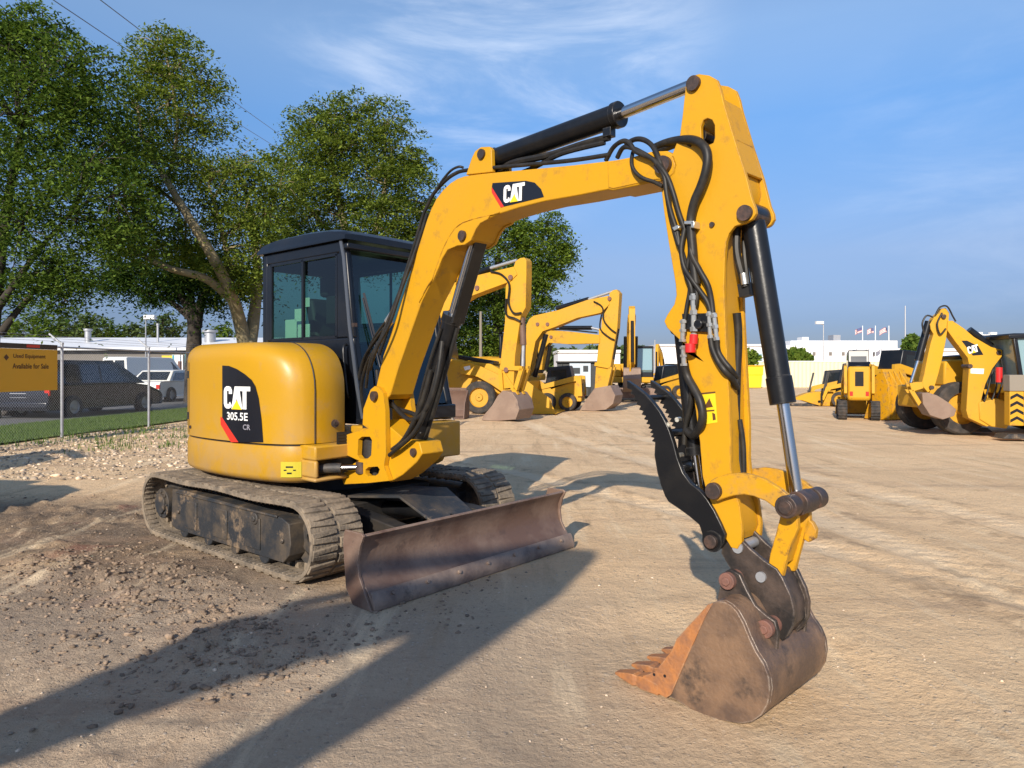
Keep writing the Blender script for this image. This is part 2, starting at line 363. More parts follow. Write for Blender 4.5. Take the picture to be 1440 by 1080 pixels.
def ground_mat():
    m = bpy.data.materials.new('packed_dirt'); m.use_nodes = True; nt = m.node_tree; N = nt.nodes; K = nt.links
    b = N['Principled BSDF']; b.inputs['Roughness'].default_value = .95; b.inputs['Specular IOR Level'].default_value = .15
    g = N.new('ShaderNodeNewGeometry')
    def mp(sc=(1, 1, 1), rot=0, loc=(0, 0, 0)):
        q = N.new('ShaderNodeMapping'); q.inputs['Scale'].default_value = sc; q.inputs['Rotation'].default_value = (0, 0, rot); q.inputs['Location'].default_value = loc
        K.new(g.outputs['Position'], q.inputs['Vector']); return q.outputs[0]
    def noise(sc, det=5, rg=.6, v=None):
        n = N.new('ShaderNodeTexNoise'); n.inputs['Scale'].default_value = sc; n.inputs['Detail'].default_value = det; n.inputs['Roughness'].default_value = rg
        K.new(v if v else g.outputs['Position'], n.inputs['Vector']); return n.outputs['Fac']
    def rg(x, a, bb, c=0, d=1):
        r = N.new('ShaderNodeMapRange'); r.inputs[1].default_value = a; r.inputs[2].default_value = bb; r.inputs[3].default_value = c; r.inputs[4].default_value = d
        r.interpolation_type = 'SMOOTHSTEP'; K.new(x, r.inputs[0]); return r.outputs[0]
    def mix(a, bb, f):
        x = N.new('ShaderNodeMix'); x.data_type = 'RGBA'
        for i, s in ((6, a), (7, bb)):
            if isinstance(s, tuple): x.inputs[i].default_value = s+(1,)
            else: K.new(s, x.inputs[i])
        if isinstance(f, float): x.inputs[0].default_value = f
        else: K.new(f, x.inputs[0])
        return x.outputs[2]
    def math_(op, a, bb=None):
        x = N.new('ShaderNodeMath'); x.operation = op
        for i, s in ((0, a), (1, bb)):
            if s is None: continue
            if isinstance(s, (int, float)): x.inputs[i].default_value = s
            else: K.new(s, x.inputs[i])
        return x.outputs[0]
    c = mix((.78, .545, .32), (.68, .47, .275), rg(noise(.5, 6, .62), .38, .66))
    c = mix(c, (.80, .60, .37), rg(noise(1.6, 7, .68, mp((1, .55, 1), .5)), .50, .72, 0, .8))
    c = mix(c, (.46, .30, .17), rg(noise(3.2, 8, .72, mp((.6, 1.6, 1), -.25)), .54, .70, 0, .6))
    # darker colour over the churned soil on the left
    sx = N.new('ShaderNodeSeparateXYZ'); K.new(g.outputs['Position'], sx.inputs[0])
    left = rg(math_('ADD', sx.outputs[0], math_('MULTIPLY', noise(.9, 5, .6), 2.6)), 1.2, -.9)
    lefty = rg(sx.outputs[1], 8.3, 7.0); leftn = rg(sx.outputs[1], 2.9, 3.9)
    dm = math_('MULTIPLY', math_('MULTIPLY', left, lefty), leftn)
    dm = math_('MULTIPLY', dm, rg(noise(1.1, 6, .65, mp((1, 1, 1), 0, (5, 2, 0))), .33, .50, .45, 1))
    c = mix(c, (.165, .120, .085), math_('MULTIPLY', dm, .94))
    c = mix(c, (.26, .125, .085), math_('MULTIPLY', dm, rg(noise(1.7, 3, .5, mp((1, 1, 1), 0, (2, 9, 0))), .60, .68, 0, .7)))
    # grey gravelly area in the foreground
    grv = math_('MULTIPLY', rg(math_('ADD', sx.outputs[1], math_('MULTIPLY', noise(1.2, 4, .6), 1.6)), 6.2, 4.6), rg(sx.outputs[0], 1.6, -.3))
    c = mix(c, (.40, .315, .235), math_('MULTIPLY', grv, .75))
    # small pebbles and specks
    v = N.new('ShaderNodeTexVoronoi'); v.inputs['Scale'].default_value = 42; K.new(g.outputs['Position'], v.inputs['Vector'])
    sep = N.new('ShaderNodeSeparateColor'); K.new(v.outputs['Color'], sep.inputs[0])
    peb = math_('MULTIPLY', rg(v.outputs['Distance'], .34, .22), rg(sep.outputs[0], .78, .80))
    c = mix(c, mix((.80, .70, .58), (.26, .20, .16), sep.outputs[1]), math_('MULTIPLY', peb, .5))
    v2 = N.new('ShaderNodeTexVoronoi'); v2.inputs['Scale'].default_value = 11; K.new(g.outputs['Position'], v2.inputs['Vector'])
    s2 = N.new('ShaderNodeSeparateColor'); K.new(v2.outputs['Color'], s2.inputs[0])
    p2 = math_('MULTIPLY', rg(v2.outputs['Distance'], .25, .15), rg(s2.outputs[0], .84, .86))
    c = mix(c, mix((.74, .60, .44), (.30, .20, .14), s2.outputs[1]), math_('MULTIPLY', p2, .35))
    c = mix(c, (.30, .21, .14), rg(noise(38, 4, .7), .54, .72, 0, .6))
    c = mix(c, (.76, .62, .46), rg(noise(55, 4, .7, mp((1, 1, 1), 0, (3, 3, 0))), .58, .72, 0, .5))
    c = mix(c, (.40, .27, .18), rg(noise(.9, 7, .7, mp((.22, 1.5, 1), .32)), .53, .66, 0, .55))
    wv = N.new('ShaderNodeTexNoise'); wv.inputs['Scale'].default_value = 1; wv.inputs['Detail'].default_value = 7; wv.inputs['Roughness'].default_value = .68; K.new(mp((3.4, .30, 1), -.22), wv.inputs['Vector'])
    c = mix(c, (.86, .68, .45), rg(wv.outputs['Fac'], .52, .68, 0, .55)); c = mix(c, (.42, .28, .165), rg(wv.outputs['Fac'], .46, .32, 0, .55))
    # compacted pale wheel paths with darker edges running through the yard
    for (x0, kk, ww) in ((2.7, -.16, .26), (4.2, -.16, .26), (1.9, -.55, .2)):
        yy = math_('ADD', sx.outputs[1], -6.0); sn_ = math_('MULTIPLY', math_('SINE', math_('MULTIPLY', sx.outputs[1], .25)), .3)
        uu = math_('SUBTRACT', sx.outputs[0], math_('ADD', math_('ADD', math_('MULTIPLY', yy, kk), x0), sn_))
        au = math_('ADD', math_('ABSOLUTE', uu), math_('MULTIPLY', math_('SUBTRACT', noise(2.2, 4, .6), .5), .25))
        c = mix(c, (.80, .63, .43), math_('MULTIPLY', rg(au, ww, ww*.5, 0, .5), rg(noise(.8, 4, .6), .35, .6)))
        c = mix(c, (.36, .245, .15), math_('MULTIPLY', math_('MULTIPLY', rg(au, ww*.9, ww*1.2, 0, .6), rg(au, ww*2.2, ww*1.5)), rg(noise(3.5, 5, .7), .45, .62)))
    K.new(c, b.inputs['Base Color'])
    h = math_('ADD', math_('MULTIPLY', noise(26, 8, .75), .7), math_('MULTIPLY', peb, .25))
    h = math_('ADD', h, math_('MULTIPLY', noise(6, 6, .65), 1.2))
    h = math_('ADD', h, math_('MULTIPLY', noise(90, 3, .6), .22))
    bp = N.new('ShaderNodeBump'); bp.inputs['Strength'].default_value = 1; bp.inputs['Distance'].default_value = .028
    K.new(h, bp.inputs['Height']); K.new(bp.outputs[0], b.inputs['Normal'])
    return m
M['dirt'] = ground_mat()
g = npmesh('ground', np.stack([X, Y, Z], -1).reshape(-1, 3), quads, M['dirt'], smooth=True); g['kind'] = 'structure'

def sheet(name, pts, z, m):
    o = MB().add([(x, y, z) for x, y in pts], [tuple(range(len(pts)))]).build(name, m, smooth=0); o['kind'] = 'structure'; return o
M['grassbase'] = mat('turf', (.095, .15, .04), .95, col2=(.17, .19, .07), amt=.8, scale=.9, lo=.4, hi=.65, wear=(.22, .17, .10), wamt=.5, wscale=2, bump=1, bscale=30)
fx = lambda y: -10.7+.1*y
sheet('grass_verge', [(fx(8)-3.4, 8), (fx(8)-.15, 8), (fx(45)-.15, 45), (fx(45)-3.4, 45)], .035, M['grassbase'])
sheet('parking_lot', [(-70, 4), (fx(4)-3.45, 4), (fx(45.2)-3.45, 45.2), (-9.6, 62), (-70, 62)], .03, M['asphalt'])

# stones
def stones(name, n, xy, smin, smax, m, seed, p=3):
    r = np.random.default_rng(seed)
    ico = bmesh.new(); bmesh.ops.create_icosphere(ico, subdivisions=1, radius=1); 
    bv = np.array([v.co[:] for v in ico.verts]); bf = np.array([[v.index for v in f.verts] for f in ico.faces]); ico.free()
    x, y = xy(r, n); k = len(x)
    s = smin+(smax-smin)*r.random(k)**p
    V = bv[None]*(1+.95*(r.random((k, len(bv), 1))-.5))*s[:, None, None]*(1+.6*(r.random((k, 1, 3))-.5))
    V[:, :, 2] *= .62
    a = r.random(k)*6.28; c, sn = np.cos(a)[:, None], np.sin(a)[:, None]
    V = np.stack([V[..., 0]*c-V[..., 1]*sn, V[..., 0]*sn+V[..., 1]*c, V[..., 2]], -1)
    V[..., 0] += x[:, None]; V[..., 1] += y[:, None]; V[..., 2] += (gh(x, y)+s*.15)[:, None]
    Fc = (bf[None]+(np.arange(k)*len(bv))[:, None, None]).reshape(-1, 3)
    o = npmesh(name, V.reshape(-1, 3), Fc, m); o['kind'] = 'stuff'; return o
M['stone'] = mat('gravel_stone', (.46, .36, .26), .9, rand=.65, bump=.3)
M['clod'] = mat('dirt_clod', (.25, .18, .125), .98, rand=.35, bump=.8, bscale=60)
def near_xy(r, n):
    y = 2.0+7*r.random(n)**1.5; x = (r.random(n)-.5)*2*.82*y; k = fbm(x*1.3+5, y*1.3, 3) > .42+.25*r.random(n); return x[k], y[k]
def left_xy(r, n):
    y = 3.0+5*r.random(n); x = -y*.75*r.random(n)-.1; k = (fbm(x*2.0+1, y*2.0, 3) > .50)&~((np.abs((x+1.585)*.763-(y-6.06)*.647) < 1.4)&(np.abs((x+1.585)*.647+(y-6.06)*.763) < 1.05)); return x[k], y[k]
def fence_xy(r, n):
    y = 9+12*r.random(n); x = fx(y)+.1+5.0*r.random(n)**1.3; return x, y
def ridge_xy(r, n):
    L = -.9+3.2*r.random(n); q = 1.75+.30*r.standard_normal(n); x = -1.585+.763*L-.647*q; y = 6.06-.647*L-.763*q; return x, y
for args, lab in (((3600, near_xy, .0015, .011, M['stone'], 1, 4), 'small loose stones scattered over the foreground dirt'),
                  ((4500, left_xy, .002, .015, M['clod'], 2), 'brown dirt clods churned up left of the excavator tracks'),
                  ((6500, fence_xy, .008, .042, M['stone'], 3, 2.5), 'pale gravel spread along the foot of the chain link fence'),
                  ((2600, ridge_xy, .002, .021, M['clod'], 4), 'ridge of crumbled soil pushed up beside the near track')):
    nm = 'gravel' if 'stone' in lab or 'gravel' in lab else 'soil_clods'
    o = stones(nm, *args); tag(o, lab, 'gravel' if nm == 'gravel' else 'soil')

# grass blades
def grass(name, n, xy, h0, h1, w, m, seed, zoff):
    r = np.random.default_rng(seed); x, y = xy(r, n); n = len(x)
    h = h0+(h1-h0)*r.random(n); a = r.random(n)*6.28; l = h*.5*r.random(n); b = r.random(n)*6.28
    dx, dy = np.cos(a)*w, np.sin(a)*w
    z = gh(x, y)+zoff
    V = np.stack([np.stack([x-dx, y-dy, z], -1), np.stack([x+dx, y+dy, z], -1), np.stack([x+l*np.cos(b), y+l*np.sin(b), z+h], -1)], 1)
    o = npmesh(name, V.reshape(-1, 3), np.arange(3*n).reshape(-1, 3), m); o['kind'] = 'stuff'; return o
def verge_xy(r, n):
    y = 9.5+26*r.random(n)**1.4; x = fx(y)-.1-3.2*r.random(n); return x, y
tag(grass('grass', 85000, verge_xy, .03, .085, .009, M['grassblade'], 5, .03), 'green mown grass growing along the outside of the fence', 'grass')
def weed_xy(r, n):
    cs = [(-7.5, 13.2), (-7.1, 12.6), (-7.9, 14.2), (-6.4, 13.0), (-8.3, 15.5), (-8.6, 17), (-7.4, 16.2), (-6.9, 14.6), (-8.9, 13.4), (-8.9, 14.6), (-9.0, 16.0)]
    i = r.integers(0, len(cs), n); c = np.array(cs)[i]; return c[:, 0]+.28*r.standard_normal(n), c[:, 1]+.28*r.standard_normal(n)
tag(grass('weeds', 700, weed_xy, .04, .17, .010, M['grassblade'], 6, 0), 'thin straggly weeds growing out of the gravel by the fence', 'weeds')

# ------------------------------------------------------------------ shared machine pieces
def belt_pts(xa, xb, r, zc, step):
    """closed loop: bottom forward, front arc, top back, rear arc -> (x, z, nx, nz)"""
    out = []; n = max(2, round((xb-xa)/step)); m = max(4, round(math.pi*r/step))
    for i in range(n): out.append((xa+(xb-xa)*i/n, zc-r, 0, -1))
    for i in range(m): a = -math.pi/2+math.pi*i/m; out.append((xb+r*math.cos(a), zc+r*math.sin(a), math.cos(a), math.sin(a)))
    for i in range(n): x = xb-(xb-xa)*i/n; out.append((x, zc+r-.012*math.sin(math.pi*i/n*2)**2, 0, 1))
    for i in range(m): a = math.pi/2+math.pi*i/m; out.append((xa+r*math.cos(a), zc+r*math.sin(a), math.cos(a), math.sin(a)))
    return out
def belt(mb, P, y0, y1, th):
    rings = []
    for x, z, a, c in P:
        rings.append([(x, y0, z), (x, y1, z), (x-a*th, y1, z-c*th), (x-a*th, y0, z-c*th)])
    rings.append(rings[0]); mb.loft([[Vector(p) for p in r] for r in rings], cap=False)
def lug(mb, x, z, a, c, y0, y1, w, h, sk=0):
    t = Vector((-c, 0, a)); n = Vector((a, 0, c)); p = Vector((x, 0, z))
    vs = []
    for hh, ww in ((-.004, w), (h, w*.72)):
        for yy, sgn, s2 in ((y0, -1, 0), (y0, 1, 0), (y1, 1, sk), (y1, -1, sk)):
            q = p+n*hh+t*(sgn*ww/2+s2); q.y = yy; vs.append(q)
    mb.add(vs, [(3, 2, 1, 0), (4, 5, 6, 7), (0, 1, 5, 4), (1, 2, 6, 5), (2, 3, 7, 6), (3, 0, 4, 7)])

def cat_logo(white, yel, place, d=.002):
    """letters in a 1.9 x 1 box, white strokes and the triangle under the A"""
    def P(pts, mb, dd=d):
        n = len(pts); mb.add([place(u, v, 0) for u, v in pts]+[place(u, v, dd) for u, v in pts],
                             [tuple(range(n))[::-1], tuple(range(n, 2*n))]+[(i, (i+1) % n, n+(i+1) % n, n+i) for i in range(n)])
    P([(.62, .66), (.62, .82), (.52, .96), (.40, 1.0), (.20, 1.0), (.06, .92), (0, .78), (0, .22), (.06, .08), (.20, 0), (.40, 0), (.52, .04), (.60, .14), (.48, .30), (.40, .26), (.40, .20), (.26, .20), (.24, .26), (.24, .76), (.27, .80), (.37, .80), (.39, .76), (.39, .66)], white)
    P([(.82, 1.0), (1.12, 1.0), (1.36, .0), (1.20, .0), (.97, .46), (.74, 0), (.58, 0)], white)
    P([(1.12, 1.0), (1.86, 1.0), (1.86, .80), (1.62, .80), (1.62, 0), (1.38, 0), (1.38, .80), (1.16, .80)], white)
    P([(.60, -.02), (1.32, -.02), (.97, .38)], yel, d*2)

def text_on(mb, body, place, height, width=None, d=.002):
    cu = bpy.data.curves.new('t', 'FONT'); cu.body = body; cu.size = 1; cu.extrude = 0; cu.resolution_u = 3; cu.offset = .018
    o = bpy.data.objects.new('t', cu); COL.objects.link(o); bpy.context.view_layer.update()
    me = bpy.data.meshes.new_from_object(o.evaluated_get(bpy.context.evaluated_depsgraph_get()))
    xs = [v.co.x for v in me.vertices]; ys = [v.co.y for v in me.vertices]; x0, x1, y0, y1 = min(xs), max(xs), min(ys), max(ys)
    sy = height/(y1-y0); sx = (width/(x1-x0)) if width else sy
    mb.add([place((v.co.x-x0)*sx, (v.co.y-y0)*sy, d) for v in me.vertices], [tuple(p.vertices) for p in me.polygons])
    bpy.data.objects.remove(o); bpy.data.meshes.remove(me); bpy.data.curves.remove(cu)
    return (x1-x0)*sx

# ================================================================== MAIN EXCAVATOR
ME = T('mini_excavator', 'large foreground yellow and black mini excavator with its bucket resting on the dirt', 'excavator', ROOT.x, ROOT.y, ROOT.a)
def W(x, r, h): return Vector((x, -r, h))
def un_main(px, py, r): return ROOT.un(px, py, r)
# tracks
def make_track(sg):
    r0, r1 = (.59, .99)
    P = belt_pts(-1.01, 1.01, .255, .272, .0527)
    mb = MB(); belt(mb, P, -sg*r0, -sg*r1, .028)
    for i, (x, z, a, c) in enumerate(P):
        k = i % 2
        w = .043
        lug(mb, x, z, a, c, -sg*(r0+.005), -sg*(r0+.188), w, .013, .012*(1 if k else -1))
        lug(mb, x, z, a, c, -sg*(r0+.212), -sg*(r1-.005), w, .013, -.012*(1 if k else -1))
        if k: lug(mb, x-a*.028, z-c*.028, -a, -c, -sg*(r0+.155), -sg*(r0+.245), .04, .05)
        # moulded teeth on the inner face
        if i % 1 == 0: lug(mb, x-a*.026, z-c*.026, -a, -c, -sg*(r1-.085), -sg*(r1-.012), .020, .010)
        lug(mb, x-a*.026, z-c*.026, -a, -c, -sg*(r0+.012), -sg*(r0+.085), .020, .010)
    t = mb.build('track', M['rubber'], ME, bev=.003, smooth=25)
    f = MB()
    prof = [(-.80, .13), (-.72, .10), (.86, .10), (.93, .16), (.95, .24), (.93, .37), (.84, .40), (-.62, .43), (-.78, .42)]
    f.prism(prof, sg*.66, sg*.945, W)
    for x in (-.45, .02, .48): f.box(x-.10, x+.10, -sg*.945, -sg*.956, .14, .36)
    f.box(-.70, .80, -sg*.945, -sg*.957, .395, .412)
    f.cyl(W(.52, sg*.94, .355), W(.52, sg*.965, .355), .042, n=18); f.cyl(W(.52, sg*.96, .355), W(.52, sg*.975, .355), .022)
    for x in (-.66, .86): f.cyl(W(x, sg*.94, .25), W(x, sg*.960, .25), .018, n=10)
    f.build('track_frame', M['darksteel'], t, bev=.006)
    s = MB()
    n = 18; pr = []
    for i in range(n*2):
        a = 2*math.pi*i/(n*2); rr = .222 if i % 2 else .188; pr.append((-1.01+rr*math.cos(a), .272+rr*math.sin(a)))
    s.prism(pr, sg*.76, sg*.82, W); s.cyl(W(-1.01, sg*.66, .272), W(-1.01, sg*.93, .272), .125, n=24); s.cyl(W(-1.01, sg*.92, .272), W(-1.01, sg*.95, .272), .085, n=20)
    for i in range(8):
        a = i*math.pi/4; s.cyl(W(-1.01+.10*math.cos(a), sg*.925, .272+.10*math.sin(a)), W(-1.01+.10*math.cos(a), sg*.942, .272+.10*math.sin(a)), .011, n=6)
    s.build('sprocket', M['darksteel'], t, bev=.003)
    i_ = MB(); i_.lathe([(.03, -.05), (.10, -.05), (.13, -.03), (.19, -.04), (.215, -.02), (.215, .02), (.19, .04), (.13, .03), (.10, .05), (.03, .05)], W(1.01, sg*.79, .272), (0, 1, 0)); i_.build('idler_wheel', M['darksteel'], t)
    for x in (-.6, -.2, .2, .6):
        q = MB(); q.cyl(W(x, sg*.64, .115), W(x, sg*.935, .115), .068, n=18); q.build('roller', M['darksteel'], t, bev=.006)
make_track(1); make_track(-1)
u = MB(); u.box(-.62, .62, -.62, .62, .22, .44); u.box(.5, .80, -.34, .34, .20, .40)
for sx in (-1, 1):
    for sy in (-1, 1): u.bar((sx*.45, sy*.3, .36), (sx*.62, sy*.64, .26), .26, .16)
u.cyl((0, 0, .40), (0, 0, .585), .44, n=36); u.build('undercarriage_frame', M['under'], ME, bev=.01)
# blade
bl = []
prof = [(1.86, .012), (1.865, .02), (1.835, .085), (1.77, .15), (1.735, .21), (1.722, .27), (1.728, .33), (1.752, .385), (1.782, .425), (1.770, .437), (1.735, .415), (1.705, .36), (1.692, .27), (1.70, .20), (1.74, .12), (1.80, .055), (1.845, .012)]
b1 = MB(); b1.prism(prof, -.985, .985, W); 
b1.box(1.62, 1.70, -.90, .90, .19, .245); b1.box(1.64, 1.72, -.9, .9, .33, .37)
BL = b1.build('dozer_blade', M['blade'], ME, bev=.004, smooth=40)
for sg in (-1, 1):
    e = MB(); e.prism([(1.868, .006), (1.80, .115), (1.755, .19), (1.742, .28), (1.765, .37), (1.797, .43), (1.775, .445), (1.62, .445), (1.60, .38), (1.63, .10), (1.70, .006)], sg*.986, sg*1.004, W)
    e.build('end_plate', M['blade'], BL, bev=.003)
e = MB(); e.prism([(1.882, .004), (1.884, .03), (1.856, .10), (1.842, .112), (1.838, .104), (1.868, .02)], -.99, .99, W)
for k in range(7): e.cyl(W(1.85, -.84+.28*k, .075), W(1.876, -.84+.28*k, .085), .013, n=8)
e.build('cutting_edge', M['edge'], BL, bev=.002)
for sg in (-1, 1):
    a = MB(); a.bar(W(.62, sg*.34, .33), W(1.66, sg*.42, .25), .12, .15); a.build('blade_arm', M['under'], ME, bev=.008)
a = MB(); a.add([W(.70, -.30, .45), W(.70, .30, .45), W(1.22, .24, .50), W(1.22, -.24, .50), W(1.66, -.20, .30), W(1.66, .20, .30),
                 W(.70, -.30, .43), W(.70, .30, .43), W(1.22, .24, .48), W(1.22, -.24, .48), W(1.66, -.20, .28), W(1.66, .20, .28)],
    [(0, 1, 2, 3), (3, 2, 5, 4), (7, 6, 9, 8), (8, 9, 10, 11), (0, 6, 7, 1), (1, 7, 8, 2), (2, 8, 11, 5), (4, 10, 9, 3), (3, 9, 6, 0), (5, 11, 10, 4)])
a.build('cylinder_guard', M['darksteel'], ME, bev=.004)
a = MB(); a.cyl(W(.66, 0, .32), W(1.25, 0, .36), .055, n=18); a.cyl(W(1.25, 0, .36), W(1.67, 0, .33), .03, n=14); a.build('blade_cylinder', M['black'], ME)

# upper body : plan outlines (x, r)
def spline(pts, sub=5):
    q = [pts[0]]+pts+[pts[-1]]; out = []
    for i in range(1, len(q)-2):
        for k in range(sub):
            t = k/sub; a, b, c, d = [np.array(v) for v in (q[i-1], q[i], q[i+1], q[i+2])]
            out.append(tuple(.5*((2*b)+(c-a)*t+(2*a-5*b+4*c-d)*t*t+(3*b-a-3*c+d)*t**3)))
    out.append(tuple(pts[-1])); return out
side_r = [(.66, .640), (.60, .715), (.50, .775), (.32, .828), (.10, .862), (-.2, .880), (-.55, .865), (-.82, .80), (-1.02, .655), (-1.15, .45), (-1.21, .2), (-1.225, 0)]
side = spline(side_r, 3)
tail = [(x, -r) for x, r in side[::-1][1:]]
skirt = [(.70, .25), (.70, .60)]+side+[p for p in tail if p[0] < .6]+[(.62, -.86), (.80, -.84), (.82, -.70), (.80, -.10), (.80, .25)]
# front block under the cab is taller than the skirt
mb = MB()
def ring(pts, h, ins=0, cx=-.15, cr=0):
    o = []
    for x, r in pts:
        d = math.hypot(x-cx, r-cr); k = (d-ins)/d; o.append(W(cx+(x-cx)*k, cr+(r-cr)*k, h))
    return o
sk2 = [(.66, .25)]+side+[p for p in tail if p[0] < .6]+[(.62, -.80), (.62, .25)]
mb.loft([ring(sk2, .575, .06), ring(sk2, .60, .015), ring(sk2, .63, 0), ring(sk2, .80, 0), ring(sk2, .845, .010), ring(sk2, .848, .03)])
SK = mb.build('lower_body', M['yellow'], ME, smooth=40)
mb = MB(); mb.box(.60, .80, .22, .82, .66, .96); mb.box(.60, .79, -.20, .22, .62, .97); mb.box(.60, .812, -.66, -.199, .752, .858); mb.box(.60, .812, -.66, -.199, .598, .628); mb.box(.60, .812, -.66, -.625, .628, .752); mb.build('front_frame', M['yellow'], ME, bev=.025)
# hood : L shaped outline, rounded on top
hood = [(.645, .285), (.675, .36), (.69, .46), (.68, .57)]+side+[p for p in tail if p[0] < -.80]+[(-.80, -.80), (-.80, .16)]
def hring(h, rs, rf):
    o = []
    for x, r in hood:
        ins = 0 if h < 1.61-rs else rs-math.sqrt(max(0, rs*rs-(h-(1.61-rs))**2))
        insf = 0 if h < 1.61-rf else rf-math.sqrt(max(0, rf*rf-(h-(1.61-rf))**2))
        wf = min(1, max(0, (x-.15)/.5))*1.0
        d = math.hypot(x+.35, r-.1) if True else 1
        k = 1-ins/d*(1 if not (abs(r-.16) < .03 and x > -.8) else 0)
        X = -.35+(x+.35)*k-insf*wf*.85; Rr = .1+(r-.1)*k
        o.append(W(X, Rr, h))
    return o
hs = [.862, 1.0, 1.15, 1.25, 1.33, 1.40, 1.45, 1.49, 1.52, 1.545, 1.565, 1.58, 1.592, 1.60, 1.606, 1.609]
mb = MB(); mb.loft([hring(h, .13, .36) for h in hs]); HOOD = mb.build('engine_hood', M['yellow'], ME, smooth=45)
# dark joint between hood and skirt
mb = MB(); mb.loft([ring(hood, .845, .02), ring(hood, .866, .02)]); mb.build('body_joint', M['under'], ME, smooth=40)
# seam of the front cover panel
sm = []
for h in hs:
    rg_ = hring(h, .13, .36); i = 3
    sm.append(rg_[i]+Vector((.003, -.0035, 0)))
mb = MB(); mb.tube(sm, .0045, n=6, sub=1); mb.build('panel_seam', M['under'], HOOD)
mb = MB(); mb.cyl(W(.67, .40, 1.0), W(.70, .41, 1.0), .03, n=16); mb.cyl(W(.70, .41, 1.0), W(.712, .41, 1.0), .016, n=12); mb.build('hood_latch', M['pin'], HOOD)

for k_, (x_, h_) in enumerate(((-.62, 1.18), (-.62, 1.0))): pass
# decal on the side : plane fitted to the body side
pa = ROOT.W(-.20, .884, 0); pb = ROOT.W(.48, .795, 0)
DF = Fr(pa.x, pa.y, math.degrees(math.atan2(pb.y-pa.y, pb.x-pa.x)))
side_s = sorted(side)
def r_at(x):
    for (x0, r0), (x1, r1) in zip(side_s[:-1], side_s[1:]):
        if x0 <= x <= x1 and x1 > x0: return r0+(r1-r0)*(x-x0)/(x1-x0)
    return side_s[-1][1]
def on_side(s, t, off):
    p = ROOT.L(DF.W(s, 0, t)); x = p.x; h = t
    ins = 0 if h < 1.48 else .13-math.sqrt(max(0, .0169-(h-1.48)**2))
    return Vector((x, -(r_at(x)-ins+off), h))
def decal(mb, poly, off, n=10):
    """subdivided sheet following the body side, a few mm proud"""
    xs = [p[0] for p in poly]; ys = [p[1] for p in poly]
    bm = bmesh.new(); vs = [bm.verts.new((x, y, 0)) for x, y in poly]; bm.faces.new(vs)
    for i in range(1, n):
        x = min(xs)+(max(xs)-min(xs))*i/n
        bmesh.ops.bisect_plane(bm, geom=bm.verts[:]+bm.edges[:]+bm.faces[:], plane_co=(x, 0, 0), plane_no=(1, 0, 0))
    bmesh.ops.triangulate(bm, faces=bm.faces[:])
    bm.verts.index_update()
    mb.add([on_side(v.co.x, v.co.y, off) for v in bm.verts], [[v.index for v in f.verts] for f in bm.faces]); bm.free()
dp = lambda L: [DF.un(x, y, 0) for x, y in L]
mb = MB(); decal(mb, dp([(314.5, 514), (325, 514.5), (337, 519), (348, 526), (357, 534), (362, 543), (366, 560), (369.5, 590), (371.5, 622), (339, 621.5), (314.5, 587)]), .004)
DEC = mb.build('side_decal', M['decalblack'], HOOD, smooth=0)
mb = MB(); decal(mb, dp([(311.5, 586), (314.5, 587), (339, 621.5), (328, 621.5), (312, 597)]), .004, 4); mb.build('red_stripe', M['decalred'], DEC, smooth=0)
a0 = DF.un(318, 574, 0); a1 = DF.un(356, 574, 0); a2 = DF.un(318, 543, 0)
lw = a1[0]-a0[0]; lh = a2[1]-a0[1]
def side_pt(x, h, off): return Vector((x, -(r_at(x)+off), h))
mb = MB(); mb.tube([side_pt(-.72, .88, .001), side_pt(-.72, 1.2, .001), side_pt(-.72, 1.46, .001)], .004, n=6, sub=1); mb.build('door_seam', M['under'], HOOD)
mb = MB(); mb.cyl(side_pt(-.66, .93, -.002), side_pt(-.66, .93, .008), .014, n=14); mb.cyl(side_pt(-.66, .93, .006), side_pt(-.66, .93, .011), .007, n=8); mb.build('hood_latch', M['pin'], HOOD)
for h_ in (1.02, 1.36):
    mb = MB(); mb.cyl(side_pt(-.735, h_-.03, .006), side_pt(-.735, h_+.03, .006), .008, n=8); mb.build('hinge', M['under'], HOOD)
wh, ye = MB(), MB(); cat_logo(wh, ye, lambda u_, v_, d: on_side(a0[0]+u_/1.86*lw, a0[1]+v_*lh, .007+d))
wh.build('logo_letters', M['white'], DEC, smooth=0, fix=True); ye.build('logo_triangle', M['decalyellow'], DEC, smooth=0)
b0 = DF.un(322.5, 590, 0); b1_ = DF.un(352.5, 590, 0); b2 = DF.un(322.5, 579, 0)
mb = MB(); text_on(mb, '305.5E', lambda a, b, d: on_side(b0[0]+a, b0[1]+b, .007), b2[1]-b0[1], b1_[0]-b0[0]); mb.build('model_number', M['white'], DEC, smooth=0)
mb = MB(); b0 = DF.un(346, 604, 0); b1_ = DF.un(356, 597, 0); text_on(mb, 'CR', lambda a, b, d: on_side(b0[0]+a, b0[1]+b, .007), b1_[1]-b0[1], b1_[0]-b0[0]); mb.build('suffix_letters', M['greydecal'], DEC, smooth=0)
mb = MB(); s0, t0 = ROOT.un(397, 671, .75); s1, t1 = ROOT.un(409, 651, .75)
decal_ = [(s0, t0), (s1, t0), (s1, t1), (s0, t1)]
xs_ = [s0+(s1-s0)*i/8 for i in range(9)]
mb.add([Vector((x, -(r_at(x)+.005), t)) for x in xs_ for t in (t0, t1)], [(2*i, 2*i+2, 2*i+3, 2*i+1) for i in range(8)]); LPL = mb.build('lift_point_label', mat('lift_label', (.50, .42, .02), .5), SK, smooth=0)
mb = MB(); xm = (s0+s1)/2
